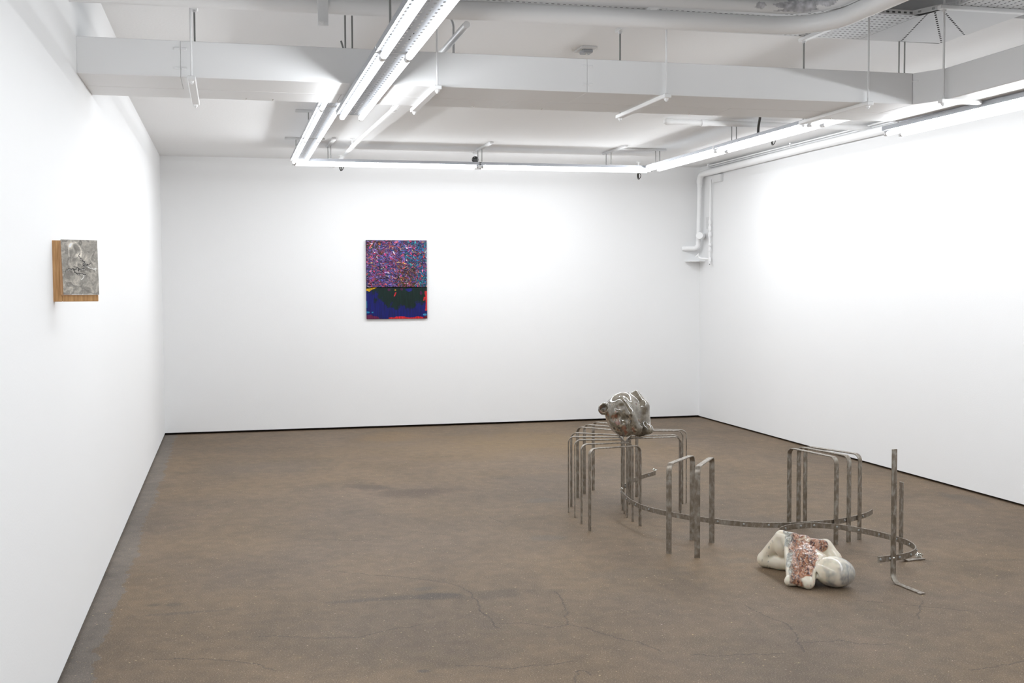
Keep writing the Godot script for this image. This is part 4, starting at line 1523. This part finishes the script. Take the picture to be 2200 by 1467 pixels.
func carve(prims: Array, lo: Vector3, hi: Vector3, cell: float, rough: Callable, paint: Callable) -> ArrayMesh:
	var B := 6
	var nx := int(ceil((hi.x - lo.x) / cell / B)) * B
	var ny := int(ceil((hi.y - lo.y) / cell / B)) * B
	var nz := int(ceil((hi.z - lo.z) / cell / B)) * B
	var val := PackedFloat32Array()
	val.resize(nx * ny * nz)
	val.fill(1.0)
	var sy := nx
	var sz := nx * ny
	var live := []
	var reach := cell * B * 0.5 * 1.7321 + 0.012
	for bz in range(0, nz, B):
		for by in range(0, ny, B):
			for bx in range(0, nx, B):
				var c := lo + Vector3(bx + B * 0.5, by + B * 0.5, bz + B * 0.5) * cell
				var dc := field(c, prims)
				if absf(dc) > reach:
					if dc < 0:
						for z in range(bz, bz + B):
							for y in range(by, by + B):
								for x in range(bx, bx + B):
									val[x + y * sy + z * sz] = -1.0
					continue
				live.append(Vector3i(bx, by, bz))
				for z in range(bz, bz + B):
					for y in range(by, by + B):
						for x in range(bx, bx + B):
							var p := lo + Vector3(x, y, z) * cell
							var d := field(p, prims)
							if absf(d) < 0.012:
								d += rough.call(p)
							d = maxf(d, -p.y + 0.0015)
							val[x + y * sy + z * sz] = d
	var idx := PackedInt32Array()
	idx.resize(nx * ny * nz)
	idx.fill(-1)
	var verts := PackedVector3Array()
	var off := [0, 1, sy, sy + 1, sz, sz + 1, sz + sy, sz + sy + 1]
	var edges := [[0, 1], [2, 3], [4, 5], [6, 7], [0, 2], [1, 3], [4, 6], [5, 7], [0, 4], [1, 5], [2, 6], [3, 7]]
	var cells := []
	for b in live:
		for z in range(maxi(b.z - 1, 0), mini(b.z + B, nz - 1)):
			for y in range(maxi(b.y - 1, 0), mini(b.y + B, ny - 1)):
				for x in range(maxi(b.x - 1, 0), mini(b.x + B, nx - 1)):
					var i: int = x + y * sy + z * sz
					if idx[i] >= 0:
						continue
					var inside := 0
					for k in 8:
						if val[i + off[k]] < 0.0:
							inside += 1
					if inside == 0 or inside == 8:
						continue
					var s := Vector3.ZERO
					var n := 0
					for e in edges:
						var v0 := val[i + off[e[0]]]
						var v1 := val[i + off[e[1]]]
						if (v0 < 0.0) != (v1 < 0.0):
							var t := v0 / (v0 - v1)
							var p0 := Vector3(e[0] & 1, (e[0] >> 1) & 1, e[0] >> 2)
							var p1 := Vector3(e[1] & 1, (e[1] >> 1) & 1, e[1] >> 2)
							s += p0.lerp(p1, t)
							n += 1
					idx[i] = verts.size()
					verts.append(lo + (Vector3(x, y, z) + s / n) * cell)
					cells.append(Vector3i(x, y, z))
	var tris := PackedInt32Array()
	for c in cells:
		var i: int = c.x + c.y * sy + c.z * sz
		var v0 := val[i] < 0.0
		for ax in 3:
			var step: int = [1, sy, sz][ax]
			var u: int = [sy, sz, 1][ax]
			var w: int = [sz, 1, sy][ax]
			var v1 := val[i + step] < 0.0
			if v0 == v1:
				continue
			if c[(ax + 1) % 3] == 0 or c[(ax + 2) % 3] == 0:
				continue
			var q := [idx[i], idx[i - u], idx[i - u - w], idx[i - w]]
			if q.min() < 0:
				continue
			if v0:
				tris.append_array(PackedInt32Array([q[0], q[2], q[1], q[0], q[3], q[2]]))
			else:
				tris.append_array(PackedInt32Array([q[0], q[1], q[2], q[0], q[2], q[3]]))
	# normals from the faces, which keep the carved relief
	var nor := PackedVector3Array()
	nor.resize(verts.size())
	for k in range(0, tris.size(), 3):
		var a := verts[tris[k]]
		var nn := (verts[tris[k + 2]] - a).cross(verts[tris[k + 1]] - a)
		for q in 3:
			nor[tris[k + q]] += nn
	var col := PackedColorArray()
	col.resize(verts.size())
	for k in verts.size():
		nor[k] = nor[k].normalized()
		col[k] = paint.call(verts[k], nor[k])
	var arr := []
	arr.resize(Mesh.ARRAY_MAX)
	arr[Mesh.ARRAY_VERTEX] = verts
	arr[Mesh.ARRAY_NORMAL] = nor
	arr[Mesh.ARRAY_COLOR] = col
	arr[Mesh.ARRAY_INDEX] = tris
	var mesh := ArrayMesh.new()
	mesh.add_surface_from_arrays(Mesh.PRIMITIVE_TRIANGLES, arr)
	return mesh


func prims_of(list: Array, s: float) -> Array:
	var out := []
	for q in list:
		if q[0] == 1:
			out.append([1, q[1] * s, q[2] * s, q[3], 0.0, q[4] * s])
		else:
			out.append([q[0], q[1] * s, q[2] * s, q[3] * s, q[4] * s, q[5] * s])
	return out


func V(x: float, y: float, z: float) -> Vector3:
	return Vector3(x, y, z)


func build_grey_stone() -> void:
	var s := 1.0 / 339.0
	var prims := prims_of([
		[1, V(-8, 57, 0), V(38, 40, 40), -0.35, 1.0],
		[1, V(-2, 34, 0), V(35, 34, 37), 0.0, 14.0],
		[1, V(14, 50, -10), V(30, 44, 30), 0.0, 8.0],
		[0, V(21, 91, -4), V(36, 66, 2), 9.0, 13.0, 6.0],
		[0, V(36, 66, 2), V(39, 30, 4), 13.0, 13.0, 5.0],
		[0, V(38, 25, 8), V(47, 18, 14), 11.0, 10.5, 3.0],
		[0, V(28, 12, 4), V(46, 16, 10), 12.0, 9.0, 5.0],
		[0, V(-6, 76, 30), V(8, 54, 37), 11.0, 11.0, 4.0],
		[0, V(8, 54, 37), V(20, 24, 32), 11.0, 15.0, 3.0],
		[0, V(-26, 70, 24), V(-10, 82, 26), 6.0, 7.0, 6.0],
		[0, V(-32, 50, 16), V(-18, 58, 36), 5.0, 5.0, 4.0],
		[0, V(-34, 54, 8), V(-47, 61, 12), 8.0, 13.5, 3.0],
		[2, V(-50, 64, 26), V(-48, 64, 20), 10.0, 8.0, 2.0],
		[2, V(-5, 40, 49), V(-4, 41, 48), 12.0, 12.0, 3.0],
		[2, V(-24, 42, 42), V(-15, 48, 46), 9.0, 9.0, 3.0],
		[2, V(-22, 67, 42), V(-10, 71, 46), 7.5, 6.0, 4.0],
		[2, V(2, 88, 36), V(14, 80, 36), 6.0, 6.0, 5.0],
		[2, V(23, 72, 34), V(29, 36, 34), 7.5, 7.5, 5.0],
		[0, V(-12, 30, 30), V(2, 17, 26), 11.0, 12.0, 5.0],
		[0, V(-24, 34, 22), V(-16, 20, 18), 10.0, 11.0, 5.0]], s)
	var n1 := noise(14.0, 71, 3)
	var n2 := noise(26.0, 72, 3)
	var n3 := noise(70.0, 73, 2)
	var rough := func(p: Vector3) -> float:
		return 0.0012 * n1.get_noise_3dv(p)
	var paint := func(p: Vector3, _n: Vector3) -> Color:
		var a: float = n1.get_noise_3dv(p)
		var vein: float = 1.0 - minf(1.0, absf(n2.get_noise_3dv(p + Vector3(0.4, 0, 0))) * 9.0)
		var speck: float = n3.get_noise_3dv(p)
		var c := Color(0.145, 0.122, 0.088).lerp(Color(0.275, 0.245, 0.195), clampf(0.5 + a * 1.6, 0, 1))
		# the dark-veined, rust-spotted bed that the block was quarried on, with a ragged border
		var bed := clampf(0.5 + (0.55 - (p.y - 0.05) * 9.0 - p.x * 6.0 + a * 2.2) * 3.0, 0.0, 1.0)
		var mud := clampf(0.5 + n2.get_noise_3dv(p * 1.4) * 1.7 + speck * 0.4, 0.0, 1.0)
		c = c.lerp(Color(0.055, 0.038, 0.024).lerp(Color(0.30, 0.25, 0.175), mud), bed * 0.9)
		c = c.lerp(Color(0.04, 0.028, 0.02), vein * (0.28 + 0.6 * bed))
		var rust := clampf((n1.get_noise_3dv(p * 1.3 + Vector3(3, 1, 0)) - 0.10) * 4.0, 0, 1) * bed
		c = c.lerp(Color(0.19, 0.06, 0.03), rust * 0.7)
		return c * (1.0 + 0.12 * speck)
	var m := mat("polished_grey_stone", Color(1, 1, 1), 0.11, 0.0, 0.6)
	m.vertex_color_use_as_albedo = true
	m.clearcoat_enabled = true
	m.clearcoat = 1.0
	m.clearcoat_roughness = 0.03
	var o := MeshInstance3D.new()
	o.mesh = carve(prims, Vector3(-70, -6, -52) * s, Vector3(66, 110, 62) * s, 0.0038, rough, paint)
	o.material_override = m
	o.name = numbered("grey_stone_sculpture")
	o.position = Vector3(2.440, 0.4895, 4.845)
	o.rotation.y = -0.338
	add_child(o)
	tag(o, "polished grey-brown stone carving resting on top of the steel hoops", "sculpture")


func build_pale_stone() -> void:
	var s := 1.0 / 440.0
	var prims := prims_of([
		[1, V(54, 31.5, 25), V(44, 32, 37), -0.10, 1.0],
		[0, V(-94, 17, -112), V(-60, 17, -98), 17.0, 17.0, 5.0],
		[0, V(-60, 17, -98), V(-15, 19, -75), 17.0, 19.0, 5.0],
		[0, V(-93, 20, -113), V(-58, 76, -88), 16.5, 14.0, 4.0],
		[0, V(-56, 78, -86), V(-30, 76, -70), 12.0, 15.0, 6.0],
		[1, V(-52, 54, -84), V(20, 24, 13), 0.0, 6.0],
		[0, V(-40, 70, -70), V(-30, 16, 40), 13.0, 14.0, 8.0],
		[0, V(-8, 72, -60), V(-12, 16, 52), 17.0, 15.0, 8.0],
		[0, V(12, 68, -52), V(2, 17, 56), 15.0, 13.0, 8.0],
		[1, V(-6, 34, -22), V(36, 36, 56), 0.0, 10.0],
		[0, V(-37, 11, 44), V(-30, 12, 44), 11.0, 11.0, 4.0],
		[0, V(2, 13, 60), V(4, 30, 40), 13.0, 12.0, 4.0],
		[0, V(18, 50, -20), V(40, 34, 10), 17.0, 20.0, 8.0],
		[0, V(14, 70, -48), V(30, 72, -34), 14.0, 14.5, 5.0],
		[0, V(36, 68, -48), V(54, 44, -36), 17.0, 17.0, 6.0],
		[0, V(54, 44, -36), V(50, 16, -24), 17.0, 16.0, 6.0],
		[2, V(30, 78, -12), V(30, 79, -14), 8.0, 8.0, 2.0],
		[2, V(24, 58, 24), V(20, 24, 48), 4.0, 3.0, 4.0]], s)
	var n1 := noise(9.0, 81, 3)
	var n2 := noise(55.0, 82, 3)
	var n3 := noise(120.0, 83, 2)
	var zone := func(p: Vector3) -> float:
		# how far a point lies inside the rough-hewn skin of the back: along the sloping front, from the top ridge almost to the foot
		var q := p / s
		var t := clampf((q.z + 80.0) / 140.0, 0.0, 1.0)
		var left := lerpf(-52.0, -38.0, t)
		var right := lerpf(30.0, 14.0, t)
		var hgt := lerpf(62.0, 14.0, t)
		var w: float = n1.get_noise_3dv(p) * 10.0
		var d := minf(minf(q.x - left + w, right - q.x + w), minf(q.y - hgt + 9.0 + w * 0.5, minf(68.0 + w - q.z, q.z + 92.0)))
		# the sawn stump of the raised limb
		var st := 17.0 + w * 0.3 - q.distance_to(V(29, 77, -22))
		return maxf(d, st)
	var rough := func(p: Vector3) -> float:
		var z: float = zone.call(p)
		if z < 0.0:
			return 0.0
		return (0.0040 * n2.get_noise_3dv(Vector3(p.x * 1.5, p.y * 0.6, p.z * 0.6)) + 0.0028 * n3.get_noise_3dv(p)) * clampf(z / 6.0, 0, 1)
	var paint := func(p: Vector3, _n: Vector3) -> Color:
		var q := p / s
		var a: float = n1.get_noise_3dv(p)
		var f: float = n2.get_noise_3dv(Vector3(p.x * 1.5, p.y * 0.6, p.z * 0.6))
		var g: float = n3.get_noise_3dv(p)
		var c := Color(0.74, 0.68, 0.56).lerp(Color(0.66, 0.58, 0.44), clampf(0.35 + a * 0.9, 0, 1))
		# grey cloud in the egg-shaped end
		var cloud := clampf((q.x - 46.0) / 20.0 + a * 2.4, 0.0, 1.0)
		if q.x > 30.0 and q.z > -18.0:
			c = c.lerp(Color(0.30, 0.30, 0.29), clampf(cloud * (0.82 + 0.5 * f), 0.0, 1.0))
		var z: float = zone.call(p)
		if z > 0.0:
			var grey := clampf((-31.0 - q.x + a * 14.0) / 8.0, 0.0, 1.0) if q.z > -78.0 else 0.4
			var brown := Color(0.17, 0.065, 0.04).lerp(Color(0.44, 0.21, 0.115), clampf(0.45 + f * 1.2 + g * 0.4, 0, 1))
			if f < -0.22:
				brown = Color(0.06, 0.026, 0.024)
			if g > 0.36 or a > 0.42:
				brown = Color(0.46, 0.35, 0.25)
			var pale := Color(0.20, 0.21, 0.19).lerp(Color(0.44, 0.42, 0.35), clampf(0.5 + g + f, 0, 1))
			c = c.lerp(brown.lerp(pale, grey), clampf(z / 2.0, 0, 1))
		elif f > 0.46 and (q.x < -72.0 or q.z > 50.0 and q.x < 8.0):
			c = c.lerp(Color(0.16, 0.17, 0.15), 0.7)
		return c
	var m := mat("polished_pale_stone", Color(1, 1, 1), 0.30, 0.0, 0.5)
	m.vertex_color_use_as_albedo = true
	m.clearcoat_enabled = true
	m.clearcoat = 0.6
	m.clearcoat_roughness = 0.08
	m.subsurf_scatter_enabled = true
	m.subsurf_scatter_strength = 0.15
	var o := MeshInstance3D.new()
	o.mesh = carve(prims, Vector3(-118, -6, -136) * s, Vector3(106, 100, 84) * s, 0.0042, rough, paint)
	o.material_override = m
	o.name = numbered("pale_stone_sculpture")
	o.position = Vector3(2.723, 0.0, 6.684)
	o.rotation.y = -0.494
	add_child(o)
	tag(o, "cream stone carving with a rough brown back lying folded on the floor", "sculpture")
